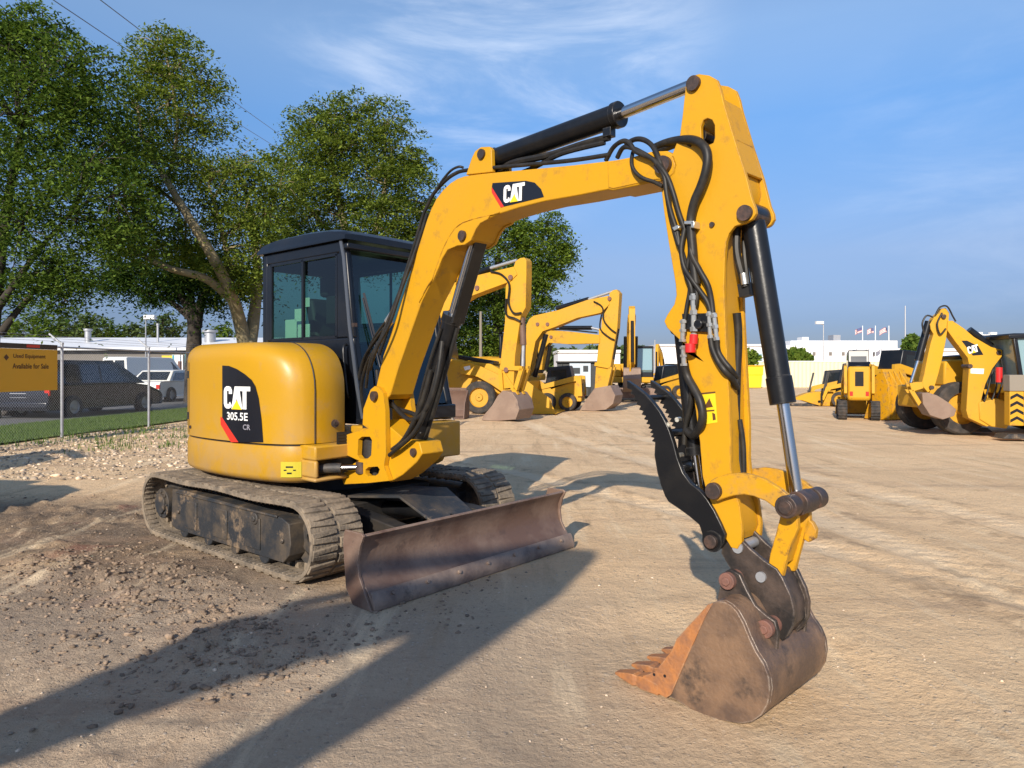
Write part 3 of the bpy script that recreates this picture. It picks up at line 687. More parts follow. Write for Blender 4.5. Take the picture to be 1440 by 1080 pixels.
for ta, tb, wd in ((.62, .72, .18), (.42, .50, .30), (.22, .32, .12)): mb.add([Vector((x, -(r_at(x)+.008), t0+(t1-t0)*k_)) for x, k_ in ((xm-(s1-s0)*wd, ta), (xm+(s1-s0)*wd, ta), (xm+(s1-s0)*wd, tb), (xm-(s1-s0)*wd, tb))], [(0, 1, 2, 3)])
mb.build('label_print', M['decalblack'], LPL, smooth=0)

# swing cylinder recess, vents
mb = MB(); mb.box(.60, .70, -.62, -.22, .63, .75); mb.build('cylinder_recess', M['decalblack'], ME)
mb = MB(); mb.cyl(W(.70, .60, .685), W(.86, .47, .69), .036, n=16); mb.build('swing_cylinder', M['darksteel'], ME)
mb = MB(); mb.cyl(W(.86, .47, .69), W(.98, .375, .695), .021, n=14); SR = mb.build('swing_cylinder_rod', M['chrome'], ME)
mb = MB(); mb.cyl(W(.98, .38, .655), W(.98, .38, .735), .045, n=16); mb.build('rod_eye', M['pin'], SR)
mb = MB()
for k in range(7): mb.box(.801, .807, -.46, -.35, .785+.023*k, .797+.023*k)
mb.box(.7995, .803, -.47, -.34, .775, .945); mb.build('vent_grille', M['under'], ME)

# ---------------- cab
CR, CLf = .13, -.86
def cpt(x, r, h): return W(x, r, h)
fxp = [(.70, .98), (.62, 1.25), (.52, 1.75), (.445, 2.30), (.40, 2.44)]   # front edge (x,h)
def frontx(h):
    for (x0, h0), (x1, h1) in zip(fxp[:-1], fxp[1:]):
        if h0 <= h <= h1: return x0+(x1-x0)*(h-h0)/(h1-h0)
    return fxp[-1][0]
cabm = MB()
# corner posts, lower panels, header rails
def post(pts, w, d):
    for p, q in zip(pts[:-1], pts[1:]): cabm.bar(p, q, w, d, up=(1, 0, 0))
for r in (CR-.035, CLf+.035):
    cabm.loft([[W(frontx(h)-.075, r-.035, h), W(frontx(h), r-.035, h), W(frontx(h), r+.035, h), W(frontx(h)-.075, r+.035, h)] for h in (.98, 1.25, 1.75, 2.30, 2.44)])
    cabm.box(-.79, -.71, -r-.035, -r+.035, .98, 2.44)
for r in (CR-.02, CLf+.02):       # side lower panels (solid) and rails
    cabm.prism([(-.79, .98), (.70, .98), (.62, 1.25), (.55, 1.60), (.548, 1.655), (-.79, 1.655)], r-.018, r+.018, W)
    cabm.prism([(-.79, 2.345), (frontx(2.345), 2.345), (.40, 2.44), (-.79, 2.44)], r-.018, r+.018, W)
    cabm.prism([(.33, 1.655), (.548, 1.655), (.452, 2.345), (.33, 2.345)], r-.018, r+.018, W)
    cabm.box(-.79, -.66, -r-.018, -r+.018, 1.655, 2.345)
cabm.box(-.79, -.75, -CR, -CLf, .98, 1.60); cabm.box(-.79, -.75, -CR, -CLf, 2.30, 2.44)
cabm.box(-.75, .66, -CR, -CLf, .97, 1.02)
cabm.box(.655, .705, -CR, -CLf, .98, 1.10)
cabm.bar(W(.43, CR, 2.39), W(.43, CLf, 2.39), .09, .05)
CAB = cabm.build('cab', M['cabblack'], ME, bev=.012)
roof = MB()
rp = [(-.83, 2.44), (-.835, 2.475), (-.76, 2.545), (-.55, 2.575), (-.1, 2.58), (.25, 2.56), (.42, 2.525), (.475, 2.49), (.48, 2.44)]
def rr(r, k): return [W(x, r, 2.44+(h-2.44)*k) for x, h in rp]
roof.loft([rr(CR+.03, .45), rr(CR+.02, .72), rr(CR-.05, .93), rr(CR-.2, 1), rr((CR+CLf)/2, 1.02), rr(CLf+.2, 1), rr(CLf+.05, .93), rr(CLf-.02, .72), rr(CLf-.03, .45)])
roof.build('cab_roof', M['cabblack'], CAB, smooth=50)
# lighter grey edge strip down the front right post
st = MB(); st.loft([[W(frontx(h)-.028, CR+.0012, h), W(frontx(h)+.003, CR+.0012, h), W(frontx(h)+.003, CR+.012, h), W(frontx(h)-.028, CR+.012, h)] for h in (1.02, 1.25, 1.75, 2.30, 2.46)])
M['greyblack'] = mat('grey_trim', (.07, .08, .10), .35)
hr = MB(); hr.tube([W(.53, CR+.02, 1.18), W(.55, CR+.06, 1.22), W(.50, CR+.06, 1.55), W(.49, CR+.02, 1.60)], .011, n=8); hr.build('grab_rail', M['black'], CAB, smooth=60)
st.build('post_trim', M['greyblack'], CAB)
def pane(name, poly, parent, m=M['glass']): return MB().add(poly, [tuple(range(len(poly)))]).build(name, m, parent, smooth=0, fix=False)
for r, nm in ((CR-.02, 1), (CLf+.02, -1)):
    for (xa, xb, off) in ((-.665, -.14, .004), (-.18, .335, -.006)):
        pane('side_window', [W(xa, r+off, 1.655), W(xb, r+off, 1.655), W(xb, r+off, 2.345), W(xa, r+off, 2.345)], CAB)
    fr = MB()
    for x in (-.655, -.16, .32): fr.box(x-.014, x+.014, -r-.014*nm-.003, -r+.002*nm+.003, 1.66, 2.34)
    for h in (1.665, 2.335): fr.box(-.66, .33, -r-.014*nm-.003, -r+.002*nm+.003, h-.012, h+.012)
    fr.build('window_frame', M['cabblack'], CAB)
fw = [W(frontx(h)-.012, r, h) for h, r in ((1.12, CR-.07), (1.12, CLf+.07), (2.36, CLf+.07), (2.36, CR-.07))]
hsf = [1.11, 1.25, 1.75, 2.30, 2.37]
gm = MB(); gm.loft([[W(frontx(h)-.012, CR-.07, h), W(frontx(h)-.012, CLf+.07, h)] for h in hsf], closed=False, cap=False); gm.build('front_window', M['glass'], CAB, smooth=60, fix=False)
pane('rear_window', [W(-.77, CR-.06, 1.60), W(-.77, CLf+.06, 1.60), W(-.77, CLf+.06, 2.30), W(-.77, CR-.06, 2.30)], CAB)
wp = MB(); wp.tube([W(.705, CR-.22, 1.15), W(.60, CR-.20, 1.5), W(.50, CR-.13, 1.98)], .007, n=6); wp.bar(W(.60, CR-.24, 1.45), W(.50, CR-.14, 2.02), .012, .02); wp.build('wiper', M['decalblack'], CAB)
se = MB(); se.box(-.35, .12, .15, .60, 1.32, 1.45); se.loft([[W(x, r, h) for r in (-.15, -.60)][::1]+[W(x-.12, r, h) for r in (-.60, -.15)] for x, h in ((-.28, 1.42), (-.36, 1.75), (-.44, 2.05))]); se.box(-.50, -.38, .27, .48, 2.07, 2.26)
se.build('seat', M['seat'], CAB, bev=.03)
co = MB(); co.box(-.30, .25, .02, .12, 1.0, 1.52); co.box(-.30, .25, .64, .76, 1.0, 1.52); co.cyl(W(.15, -.08, 1.5), W(.20, -.08, 1.75), .02); co.cyl(W(.15, -.70, 1.5), W(.20, -.70, 1.75), .02)
co.box(.05, .20, -.04, .07, 1.78, 2.02); co.build('console', M['seat'], CAB, bev=.015)
pp = MB()
for xa, xb, ha, hb in ((-.60, -.42, 1.68, 1.85), (-.40, -.21, 1.68, 1.80), (-.45, -.28, 1.83, 1.94), (-.33, -.22, 1.95, 2.03)): pp.box(xa, xb, .115-CR+.0, .118-CR, ha, hb)
pp.build('glass_bright_patch', M['glassbright'], CAB)  # pale patches paint in the brightness seen in the cab side glass
ant = MB(); ant.bar(W(.60, CR+.012, 1.75), W(.60, CR+.045, 1.75), .03, .03); ant.build('door_latch', M['pin'], CAB)

# ---------------- front linkage frame
P0 = ROOT.W(1.02, .27, 0)
AF = Fr(P0.x, P0.y, -45.0)
def AW(s, q, t): return ROOT.L(AF.W(s, q, t))
def A(px, py, q=0): s, t = AF.un(px, py, q); return AW(s, q, t)
def tr(pts, q): return AF.tr(pts, q)
def pinc(mb, px, py, q, q1, q2, r, n=20, mi=0):
    s, t = AF.un(px, py, q); mb.cyl(AW(s, q1, t), AW(s, q2, t), r, n=n, mi=mi)
# swing bracket
near = tr([(511, 575), (518, 556), (521, 548), (527, 543), (534, 545), (539, 553), (542, 578), (543, 637), (540, 655), (547, 676), (520, 679), (483, 681), (480, 668), (490, 662), (497, 652), (505, 648), (488, 640), (486, 612), (512, 602), (518, 603), (510, 597)], .13)
hol = [tr([(504, 618), (509, 614), (520, 614), (523, 619), (522, 640), (517, 645), (507, 645), (503, 640)], .13), tr([(514, 661), (518, 657), (531, 656), (534, 660), (532, 666), (528, 669), (518, 669), (514, 666)], .13)]
mb = MB(); mb.prism(near, .13, .095, AW, holes=hol)
far_ = tr([(515, 575), (521, 548), (527, 543), (534, 545), (539, 553), (542, 578), (543, 637), (547, 676), (520, 679), (515, 640)], .13)
mb.prism(far_, -.095, -.13, AW)
BR = mb.build('swing_bracket', M['yellow_arm'], ME, smooth=35)
mb = MB()
mb.prism(tr([(540, 590), (548, 600), (566, 615), (590, 622), (594, 638), (586, 650), (566, 668), (549, 678), (538, 672)], .09), .092, -.092, AW)
s, t = AF.un(512, 640, .1); 
mb.build('bracket_nose', M['yellow_arm'], BR, bev=.006)
mb = MB(); mb.cyl(AW(s-.02, 0, .60), AW(s-.02, 0, 1.02), .085, n=24); mb.build('swing_pin', M['under'], BR)
for a_ in ((528, 557, .13, .155, -.155, .035), (583, 636, .09, .11, -.11, .028)):
    mb = MB(); pinc(mb, *a_); mb.build('pivot_pin', M['pin'], BR)

# boom
HB = .098
outer = [(529, 543), (539, 500), (550, 467), (570, 404), (590, 342), (600, 310), (606, 294), (613, 280), (622, 268), (633, 257.5), (643, 251), (653, 247.5), (672, 245), (691, 243), (750, 237.5), (807, 232), (866, 225), (891, 220), (915, 213), (938, 212), (949, 219), (953, 232), (950, 246), (942, 254)]
inner = [(920, 255.5), (905, 259), (862, 268), (855, 266.5), (810, 275.5), (766, 283), (730, 292), (703, 300.5), (688, 306.5), (677, 312), (670, 321), (663, 337), (655, 343), (645, 344), (630, 350), (622, 362), (618, 373), (593, 423), (575, 474), (559, 520), (549, 555), (543, 562), (533, 560)]
bpoly = tr(outer+inner, HB)
mb = MB(); mb.prism(bpoly, HB, -HB, AW); BOOM = mb.build('boom', M['yellow_arm'], ME, bev=.006, smooth=28)
mb = MB(); lugp = tr([(609, 398), (613, 383), (624, 352), (633, 334), (641, 322), (652, 314), (668, 308.5), (690, 303.2), (687, 309), (677, 314), (671, 322), (664, 338), (655, 344.5), (645, 345.5), (631, 351.5), (623, 364), (619, 374.5)], HB)
mb.prism(lugp, HB+.010, HB-.01, AW); mb.build('lug_plate', M['yellow_arm'], BOOM, bev=.003); mb = MB(); mb.prism(lugp, -HB+.01, -HB-.010, AW); mb.build('lug_plate', M['yellow_arm'], BOOM, bev=.003); mb = MB()
mb = MB(); mb.tube([AW(s_, HB+.004, t_) for s_, t_ in tr([(590, 425), (601, 404), (609, 392), (613, 380), (624, 350), (633, 333), (641, 321), (652, 313), (668, 307.5), (690, 302.5), (703, 298.5)], HB)], .0045, n=6); mb.build('weld_bead', M['yellow_arm'], BOOM, smooth=60)
mb = MB()
tipp = tr([(855, 229), (893, 222), (915, 215.5), (936, 215), (946, 221), (950, 232), (947, 244), (940, 251), (920, 253), (863, 265.5), (856, 264)], HB)
mb.prism(tipp, HB+.004, HB-.01, AW)
mb.build('boom_plate', M['yellow_arm'], BOOM, bev=.003)
mb = MB(); mb.prism(tr([(655, 246), (659, 234), (663, 222), (668, 212), (676, 206.5), (688, 206), (691, 210), (692, 242)], .085), .085, .055, AW); mb.prism(tr([(655, 246), (659, 234), (663, 222), (668, 212), (676, 206.5), (688, 206), (691, 210), (692, 242)], .085), -.055, -.085, AW)
mb.build('cylinder_bracket', M['yellow_arm'], BOOM, bev=.005)
for a_ in ((678, 217, .085, .10, -.10, .030), (653, 332, HB, HB+.028, -HB-.028, .032), (935, 233, HB, HB+.03, -HB-.03, .042)):
    mb = MB(); pinc(mb, *a_); mb.build('boom_pin', M['pin'], BOOM)
# boom decal
def pl_(q):
    return lambda u_, v_, d=0: AW(u_, q+d, v_)
mb = MB(); mb.prism(tr([(693, 257.5), (740, 254.3), (752, 256.8), (761, 266), (765, 277), (709, 290.5), (692, 263)], HB), HB+.0025, HB-.002, AW); BD = mb.build('boom_decal', M['decalblack'], BOOM, smooth=0)
mb = MB(); mb.prism(tr([(691.5, 264), (692.6, 264.5), (709, 290.5), (704.5, 292), (692, 271)], HB), HB+.0025, HB-.002, AW); mb.build('red_stripe', M['decalred'], BD, smooth=0)
def aff(p00, p10, p01, q, w=1.86):
    a = np.array(AF.un(*p00, q)); b = np.array(AF.un(*p10, q)); c = np.array(AF.un(*p01, q))
    return lambda u_, v_, d=0: AW(*(lambda z: (z[0], q+d, z[1]))(a+(b-a)*u_/w+(c-a)*v_))
wh, ye = MB(), MB(); cat_logo(wh, ye, lambda u_, v_, d: aff((709, 286), (738.5, 281.5), (709.5, 261.5), HB)(u_, v_, .005+d))
wh.build('logo_letters', M['white'], BD, smooth=0); ye.build('logo_triangle', M['decalyellow'], BD, smooth=0)

# boom cylinder (below the boom)
pA = A(583, 636, 0); pB = A(668, 335, 0)
mb = MB(); d = (pB-pA); mb.cyl(pA+d*.04, pA+d*.66, .062, n=24); mb.cyl(pA+d*.63, pA+d*.665, .070, n=24); mb.blob(pA, .055, 12)
BC = mb.build('boom_cylinder', M['black'], ME, smooth=40)
mb = MB(); mb.cyl(pA+d*.66, pA+d*1.0, .034, n=18); mb.build('cylinder_rod', M['chrome'], BC)
mb = MB()
side_v = AW(0, 1, 0)-AW(0, 0, 0); fwd_v = AW(1, 0, 0)-AW(0, 0, 0)
mb.tube([pA+d*.05+fwd_v*.07, pA+d*.3+fwd_v*.085, pA+d*.6+fwd_v*.08], .014); mb.tube([pA+d*.10+side_v*.07, pA+d*.4+side_v*.085, pA+d*.60+side_v*.07], .012)
mb.build('cylinder_hose', M['hose'], BC)
# boom rod cover
mb = MB(); mb.loft([[pA+d*k+side_v*a+fwd_v*b for a, b in ((-.05, .055), (.05, .055), (.05, .075), (-.05, .075))] for k in (.62, .98)]); mb.build('rod_guard', M['black'], BC, bev=.004)

# stick cylinder (on top)
pA = A(694, 222, 0)+Vector((0, 0, -.01)); pB = A(975, 119.5, .02); pM = A(871, 161, 0)
mb = MB(); d = (pM-pA); mb.cyl(pA, pM, .060, n=24); mb.cyl(pM-d*.03, pM+d*.008, .068, n=24); mb.cyl(pA-d*.005, pA+d*.03, .066, n=24); mb.bar(pA-d*.10, pA, .07, .08)
up_ = Vector((0, 0, 1)); 
for k in (.05, .93): mb.bar(pA+d*k-up_*.10, pA+d*k, .05, .05)
SCY = mb.build('stick_cylinder', M['black'], ME, bev=.003, smooth=40)
mb = MB(); mb.cyl(pM, pB, .030, n=20); mb.build('cylinder_rod', M['chrome'], SCY)
mb = MB(); mb.tube([pA+d*.04-up_*.10, pA+d*.2-up_*.075+side_v*.03, pA+d*.5-up_*.10+side_v*.03, pA+d*.75-up_*.09, pA+d*.93-up_*.10], .020); mb.tube([pA+d*.10-up_*.14, pA+d*.35-up_*.13, pA+d*.62-up_*.12+side_v*.04, pA+d*.90-up_*.12], .014); mb.build('feed_pipe', M['hose'], SCY)

# stick
q2 = .098
plate = [(964, 122), (966, 113), (972, 107), (983, 104), (997, 106), (1008, 112), (1013, 125), (1017, 143), (1025, 170), (1033, 197), (1047, 240), (1057, 280), (1062, 292), (1063, 300), (1058, 308), (1047, 314), (1033, 318), (1025, 328), (1021, 340), (1019, 360), (1018, 400), (1019, 440), (1024, 540), (1027, 600), (1027, 650), (1030, 680), (1040, 712), (1044, 745), (1043, 762), (1037, 772), (1028, 770), (1019, 755), (1009, 733), (1000, 708), (993, 690), (988, 670), (984, 620), (976, 560), (968, 511), (958, 480), (945, 468), (938, 461), (934, 452), (938, 443), (948, 428), (951, 415), (950, 400), (945, 370), (940, 340), (934, 300), (930, 267), (936, 245), (946, 215), (956, 190), (960, 160)]
hole = tr([(985.5, 178), (989, 169), (995, 166), (1001, 168), (1005, 176), (1005, 194), (1003, 201), (996, 204), (989, 201), (986, 194)], q2)
SP = tr(plate, q2)
mb = MB(); mb.prism(SP, q2, q2-.022, AW, holes=[hole]); mb.prism(SP, -q2+.022, -q2, AW, holes=[hole])
core_px = [(969, 150), (1009, 150), (1030, 205), (1044, 245), (1042, 285), (1028, 312), (1019, 326), (1014, 345), (1013, 400), (1014, 440), (1019, 540), (1022, 650), (1027, 690), (1036, 720), (1040, 745), (1034, 762), (1024, 752), (1010, 730), (996, 690), (990, 660), (984, 600), (975, 540), (968, 500), (962, 470), (955, 400), (945, 340), (936, 275), (941, 250), (952, 215), (962, 190)]
mb.prism(tr([(962, 240), (1040, 240), (1044, 262), (1040, 288), (1028, 310), (1019, 326), (1014, 345)]+core_px[8:], q2), q2-.0215, -q2+.0215, AW)
# web plates closing the upper part behind and in front
def strip(pxs, th=.012):
    P = tr(pxs, q2); 
    for (a, b) in zip(P[:-1], P[1:]):
        dx, dz = b[0]-a[0], b[1]-a[1]; l = math.hypot(dx, dz); nx_, nz_ = -dz/l*th, dx/l*th
        mb.prism([a, b, (b[0]+nx_, b[1]+nz_), (a[0]+nx_, a[1]+nz_)], q2-.0215, -q2+.0215, AW)
strip([(1012, 140), (1029, 197), (1043, 243)]); strip([(960, 165), (955, 195)])
STK = mb.build('stick', M['yellow_arm'], ME, smooth=30, bev=.004)
for a_ in ((976.5, 118, q2, q2+.018, -q2-.018, .034), (1048.5, 300, q2, q2+.018, -q2-.018, .034), (1002, 316, q2, q2+.010, q2-.01, .012, 10)):
    mb = MB(); pinc(mb, *a_); mb.build('stick_pin', M['pin'], STK)
mb = MB(); mb.cyl(AW(*(lambda z: (z[0], -.07, z[1]))(AF.un(996, 196, 0))), AW(*(lambda z: (z[0], .07, z[1]))(AF.un(996, 196, 0))), .03, n=14); mb.build('cross_tube', M['black'], STK)
# yellow warning label
mb = MB(); mb.prism(tr([(986, 555), (1006, 553), (1009, 594), (990, 597)], q2), q2+.002, q2-.002, AW); WL = mb.build('warning_label', M['decalyellow'], STK, smooth=0)
mb = MB(); mb.prism(tr([(985.5, 552.5), (1006, 550.5), (1006, 553), (986, 555)], q2), q2+.0021, q2-.002, AW)
for pts in ([(990, 574), (998, 560), (1003, 572)], [(991, 577), (1005, 576), (1005, 578), (991, 579)], [(1002, 580), (1006, 582), (1007, 590), (1003, 591)]): mb.prism(tr(pts, q2), q2+.004, q2, AW)
mb.build('label_print', M['signtext'], WL, smooth=0)

# bucket cylinder
pT = A(1058, 303, 0); pE = A(1101, 568, 0); pR = A(1122, 706, 0)
mb = MB(); d = pE-pT; mb.cyl(pT+d*.04, pE, .050, n=24); mb.cyl(pE-d*.14, pE, .055, n=24); mb.cyl(pT+side_v*.072, pT-side_v*.072, .052, n=20)
BK = mb.build('bucket_cylinder', M['black'], ME, bev=.003, smooth=40)
mb = MB(); mb.cyl(pE, pR, .027, n=20); mb.build('cylinder_rod', M['chrome'], BK)
bv_ = -fwd_v
mb = MB(); mb.tube([pT+d*.06+bv_*.07+side_v*.02, pT+d*.2+bv_*.085+side_v*.03, pT+d*.38+bv_*.075+side_v*.02], .018); mb.tube([pT+d*.05+bv_*.06-side_v*.03, pT+d*.2+bv_*.065, pT+d*.36+bv_*.07], .012); mb.bar(pT+d*.36+bv_*.085, pT+d*.43+bv_*.085, .05, .05); mb.build('cylinder_hose', M['hose'], BK)
mb = MB(); mb.cyl(pT+d*.31+bv_*.07+side_v*.03, pT+d*.37+bv_*.07+side_v*.03, .016); mb.build('fitting', M['fitting'], BK)

# link arms (curved, near and far) and the H link
lk = [(997, 684), (999, 676), (1006, 671.5), (1020, 667), (1038, 665), (1056, 667.5), (1075, 674), (1096, 687), (1112, 700), (1122, 711), (1117, 724), (1103, 724), (1092, 716), (1076, 704.5), (1060, 698), (1046, 695.5), (1032, 697), (1018, 701), (1008, 705), (999, 699)]
LQ = .135
for q1_, q2_ in ((LQ, LQ-.03), (-LQ+.03, -LQ)):
    mb = MB(); mb.prism(tr(lk, LQ), q1_, q2_, AW); o = mb.build('side_link', M['yellow_link'], ME, bev=.004)
mb = MB(); pinc(mb, 1005, 690, LQ, LQ+.022, -LQ-.022, .037); pinc(mb, 1109, 712, LQ, LQ+.030, LQ-.04, .046); pinc(mb, 1109, 712, LQ, -LQ+.04, -LQ-.030, .046); pinc(mb, 1109, 712, LQ, .06, -.06, .05); pinc(mb, 1109, 712, LQ, LQ+.04, -LQ-.04, .028); pinc(mb, 1109, 712, LQ, LQ+.035, LQ+.0, .034, 12)
mb.build('link_pin', M['pin'], ME, bev=.003)
hl = [(1098, 722), (1121, 724), (1122, 742), (1112, 765), (1105, 790), (1100, 812), (1088, 810), (1080, 796), (1083, 778), (1091, 750)]
mb = MB(); mb.prism(tr(hl, .075), .075, .045, AW); mb.prism(tr(hl, .075), -.045, -.075, AW); mb.prism(tr([(1102, 745), (1112, 748), (1098, 796), (1090, 792)], .075), .046, -.046, AW)
mb.prism(tr([(1118, 735), (1126, 742), (1131, 752), (1129, 765), (1120, 770), (1112, 765)], .075), -.045, -.075, AW)
mb.build('bucket_link', M['yellow_link'], ME, bev=.004)

# quick coupler
cp = [(1016, 745), (1024, 742), (1036, 752), (1055, 772), (1074, 788), (1092, 800), (1100, 812), (1112, 838), (1117, 858), (1116, 880), (1108, 895), (1100, 902), (1090, 890), (1076, 868), (1062, 848), (1046, 828), (1032, 808), (1022, 792), (1014, 778)]
CQ = .085
mb = MB(); mb.prism(tr(cp, CQ), CQ, CQ-.022, AW); mb.prism(tr(cp, CQ), -CQ+.022, -CQ, AW); mb.prism(tr([(1060, 790), (1092, 806), (1110, 850), (1112, 880), (1100, 895), (1070, 850), (1050, 820)], CQ), CQ-.0215, -CQ+.0215, AW)
CP = mb.build('quick_coupler', M['coupler'], ME, bev=.004)
mb = MB(); pinc(mb, 1071, 811, CQ, CQ+.012, -CQ-.012, .022); pinc(mb, 1038, 770, CQ, CQ+.010, -CQ-.012, .024); mb.build('coupler_pin', M['galv'], CP)
# bucket ears, pins
EQ = .15
ear = [(1016, 806), (1026, 800), (1040, 808), (1050, 830), (1062, 852), (1078, 866), (1090, 874), (1094, 890), (1092, 915), (1098, 935), (1080, 925), (1062, 905), (1048, 884), (1036, 862), (1018, 850), (1008, 845)]
mb = MB(); mb.prism(tr(ear, EQ), EQ, EQ-.024, AW); mb.prism(tr(ear, EQ), -EQ+.024, -EQ, AW)
EAR = mb.build('bucket_ear', M['coupler'], ME, bev=.004)
mb = MB(); pinc(mb, 1025, 816, EQ, EQ+.026, -EQ-.026, .036); pinc(mb, 1078, 883, EQ, EQ+.028, -EQ-.028, .037); pinc(mb, 1025, 816, EQ, EQ+.034, EQ, .020, 6); pinc(mb, 1078, 883, EQ, EQ+.036, EQ, .020, 6); mb.build('ear_pin', M['pinred'], EAR, bev=.003)
# bucket
BQ = .29
rim = [(1002, 848), (1007, 845.5), (1018, 846), (1027, 851), (1036, 860), (1045, 876), (1053, 896), (1063, 917), (1074, 934), (1081, 952), (1083, 970), (1080, 990), (1071, 1006), (1058, 1015), (1044, 1018), (1030, 1016), (1008, 1012), (985, 1005), (962, 992), (948, 983)]
back = tr(rim, BQ)
spx = rim+[(938, 978), (952, 950), (966, 922), (978, 898), (988, 866)]
mb = MB()
for a_, b_ in ((BQ, BQ-.02), (-BQ+.02, -BQ)): mb.prism(tr(spx, BQ), a_, b_, AW)
# shell
th = .016; inn = []
cxm = sum(p[0] for p in back)/len(back); czm = sum(p[1] for p in back)/len(back)
for i, p in enumerate(back):
    a_ = back[max(0, i-1)]; b_ = back[min(len(back)-1, i+1)]; dx, dz = b_[0]-a_[0], b_[1]-a_[1]; l = math.hypot(dx, dz); inn.append((p[0]-dz/l*th*-1*-1, p[1]+dx/l*th*-1*-1) if False else (p[0]+dz/l*-th, p[1]+dx/l*th))
test = (inn[5][0]-cxm)**2+(inn[5][1]-czm)**2 < (back[5][0]-cxm)**2+(back[5][1]-czm)**2
if not test: inn = [(2*p[0]-q_[0], 2*p[1]-q_[1]) for p, q_ in zip(back, inn)]
n = len(back)
vs = []; 
for p in back+inn[::-1]: vs.append(p)
rr_ = [[AW(p[0], q_, p[1]) for p in back+inn[::-1]] for q_ in (BQ-.0205, -BQ+.0205)]
mb.loft(rr_)
BKT = mb.build('bucket', M['bucket'], ME, bev=.003, smooth=40)
# side cutters (rust) + lip + teeth
mb = MB()
sc_ = [(990, 857), (996, 850), (1003, 848), (992, 868), (975, 906), (958, 945), (945, 976), (938, 981), (916, 970), (901, 962), (905, 950), (922, 944), (945, 915), (953, 897)]
for a_, b_ in ((BQ+.006, BQ-.012), (-BQ+.012, -BQ-.006)): mb.prism(tr(sc_, BQ), a_, b_, AW)
lipa = AF.un(950, 984, BQ); lipb = AF.un(905, 966, BQ)
mb.prism([lipa, (lipb[0], lipb[1]), (lipb[0]+.004, lipb[1]+.018), (lipa[0], lipa[1]+.024)], BQ-.012, -BQ+.012, AW)
mb.build('cutting_lip', M['teeth'], BKT, bev=.002)
tip = AF.un(863, 948, BQ); base = (lipb[0], lipb[1]+.004)
vdir = Vector((tip[0]-base[0], tip[1]-base[1])); L_ = vdir.length; vdir.normalize(); nrm = Vector((-vdir.y, vdir.x))
if nrm.y < 0: nrm = -nrm
for k in range(5):
    q_ = BQ-.03-(2*BQ-.06)*k/4
    mb = MB(); rings = []
    for f_, hw, hh in ((-.08, .036, .036), (.01, .038, .042), (.04, .030, .032), (.055, .038, .038), (L_*.6, .032, .028), (L_, .022, .008)):
        c_ = Vector(base)+vdir*f_
        rings.append([AW(c_.x+nrm.x*b_, q_+a_, c_.y+nrm.y*b_) for a_, b_ in ((-hw, -hh*.4), (hw, -hh*.4), (hw, hh), (-hw, hh))])
    mb.loft(rings); mb.build('bucket_tooth', M['teeth'], BKT, bev=.003)
mb = MB()
for p in ((921, 948), (936, 950)): pinc(mb, p[0], p[1], BQ, BQ+.0075, BQ, .007, 8)
mb.build('bolt', M['decalblack'], BKT)

# thumb (two serrated plates, cross bar, cylinder)
th_px = [(881, 535), (893, 543), (907, 554), (918, 566), (927, 578), (935, 592), (941, 606), (947, 624), (952, 644), (960, 665), (971, 680), (984, 690), (994, 702), (1004, 718), (1013, 736), (1020, 752), (1018, 764), (1012, 772), (1004, 776), (996, 774), (989, 766), (987, 750), (983, 738), (970, 727), (955, 716), (940, 706), (935, 698), (929, 682), (924, 664), (920, 640)]
ser = []
a_ = Vector((918, 622)); b_ = Vector((881, 542)); pts_ = [Vector(p) for p in ((918, 622), (914, 604), (905, 585), (894, 564), (881, 541))]
for p, q_ in zip(pts_[:-1], pts_[1:]):
    for k in range(3):
        m_ = p.lerp(q_, k/3); ser.append((m_.x+3.0, m_.y)); m2 = p.lerp(q_, (k+.5)/3); ser.append((m2.x-1.5, m2.y+1.5))
TQ = .115
for a_, b_ in ((TQ, TQ-.028), (-TQ+.028, -TQ)):
    mb = MB(); mb.prism(tr(th_px+ser, TQ), a_, b_, AW); o = mb.build('thumb_plate', M['black'], ME, bev=.003)
mb = MB(); pinc(mb, 1002, 761, TQ, TQ+.025, -TQ-.025, .030); mb.build('thumb_pin', M['pin'], ME, bev=.002)
for px, py, r_ in ((935, 610, .02), (946, 660, .03), (958, 690, .025), (900, 560, .014)):
    s, t = AF.un(px, py, TQ); mb = MB(); mb.cyl(AW(s, TQ-.02, t), AW(s, -TQ+.02, t), r_); mb.build('thumb_crossbar', M['black'], ME)
mb = MB(); pinc(mb, 1002, 761, TQ, TQ+.006, TQ, .048, 24); mb.build('thumb_boss', M['black'], ME)
pT = A(958, 462, 0); pE = A(977, 640, 0); pR = A(984, 690, 0)
mb = MB(); d = pE-pT; mb.cyl(pT, pE, .036, n=20); mb.cyl(pE-d*.06, pE, .041, n=20); mb.cyl(pT+side_v*.05, pT-side_v*.05, .034); TC = mb.build('thumb_cylinder', M['black'], ME, bev=.002)
mb = MB(); mb.cyl(pE, pR, .02); mb.build('cylinder_rod', M['chrome'], TC)
mb = MB()
for px, py in ((953, 590), (956, 640)):
    mb = MB(); pinc(mb, px, py, .05, .058, .03, .012, 10); mb.build('fitting', M['fitting'], TC)

# hoses
def hose(pts, r, name='hose', m='hose', par=None):
    mb = MB(); mb.tube([A(*p) for p in pts], r, n=8); return mb.build(name, M[m], par or ME, smooth=60)
Q = HB
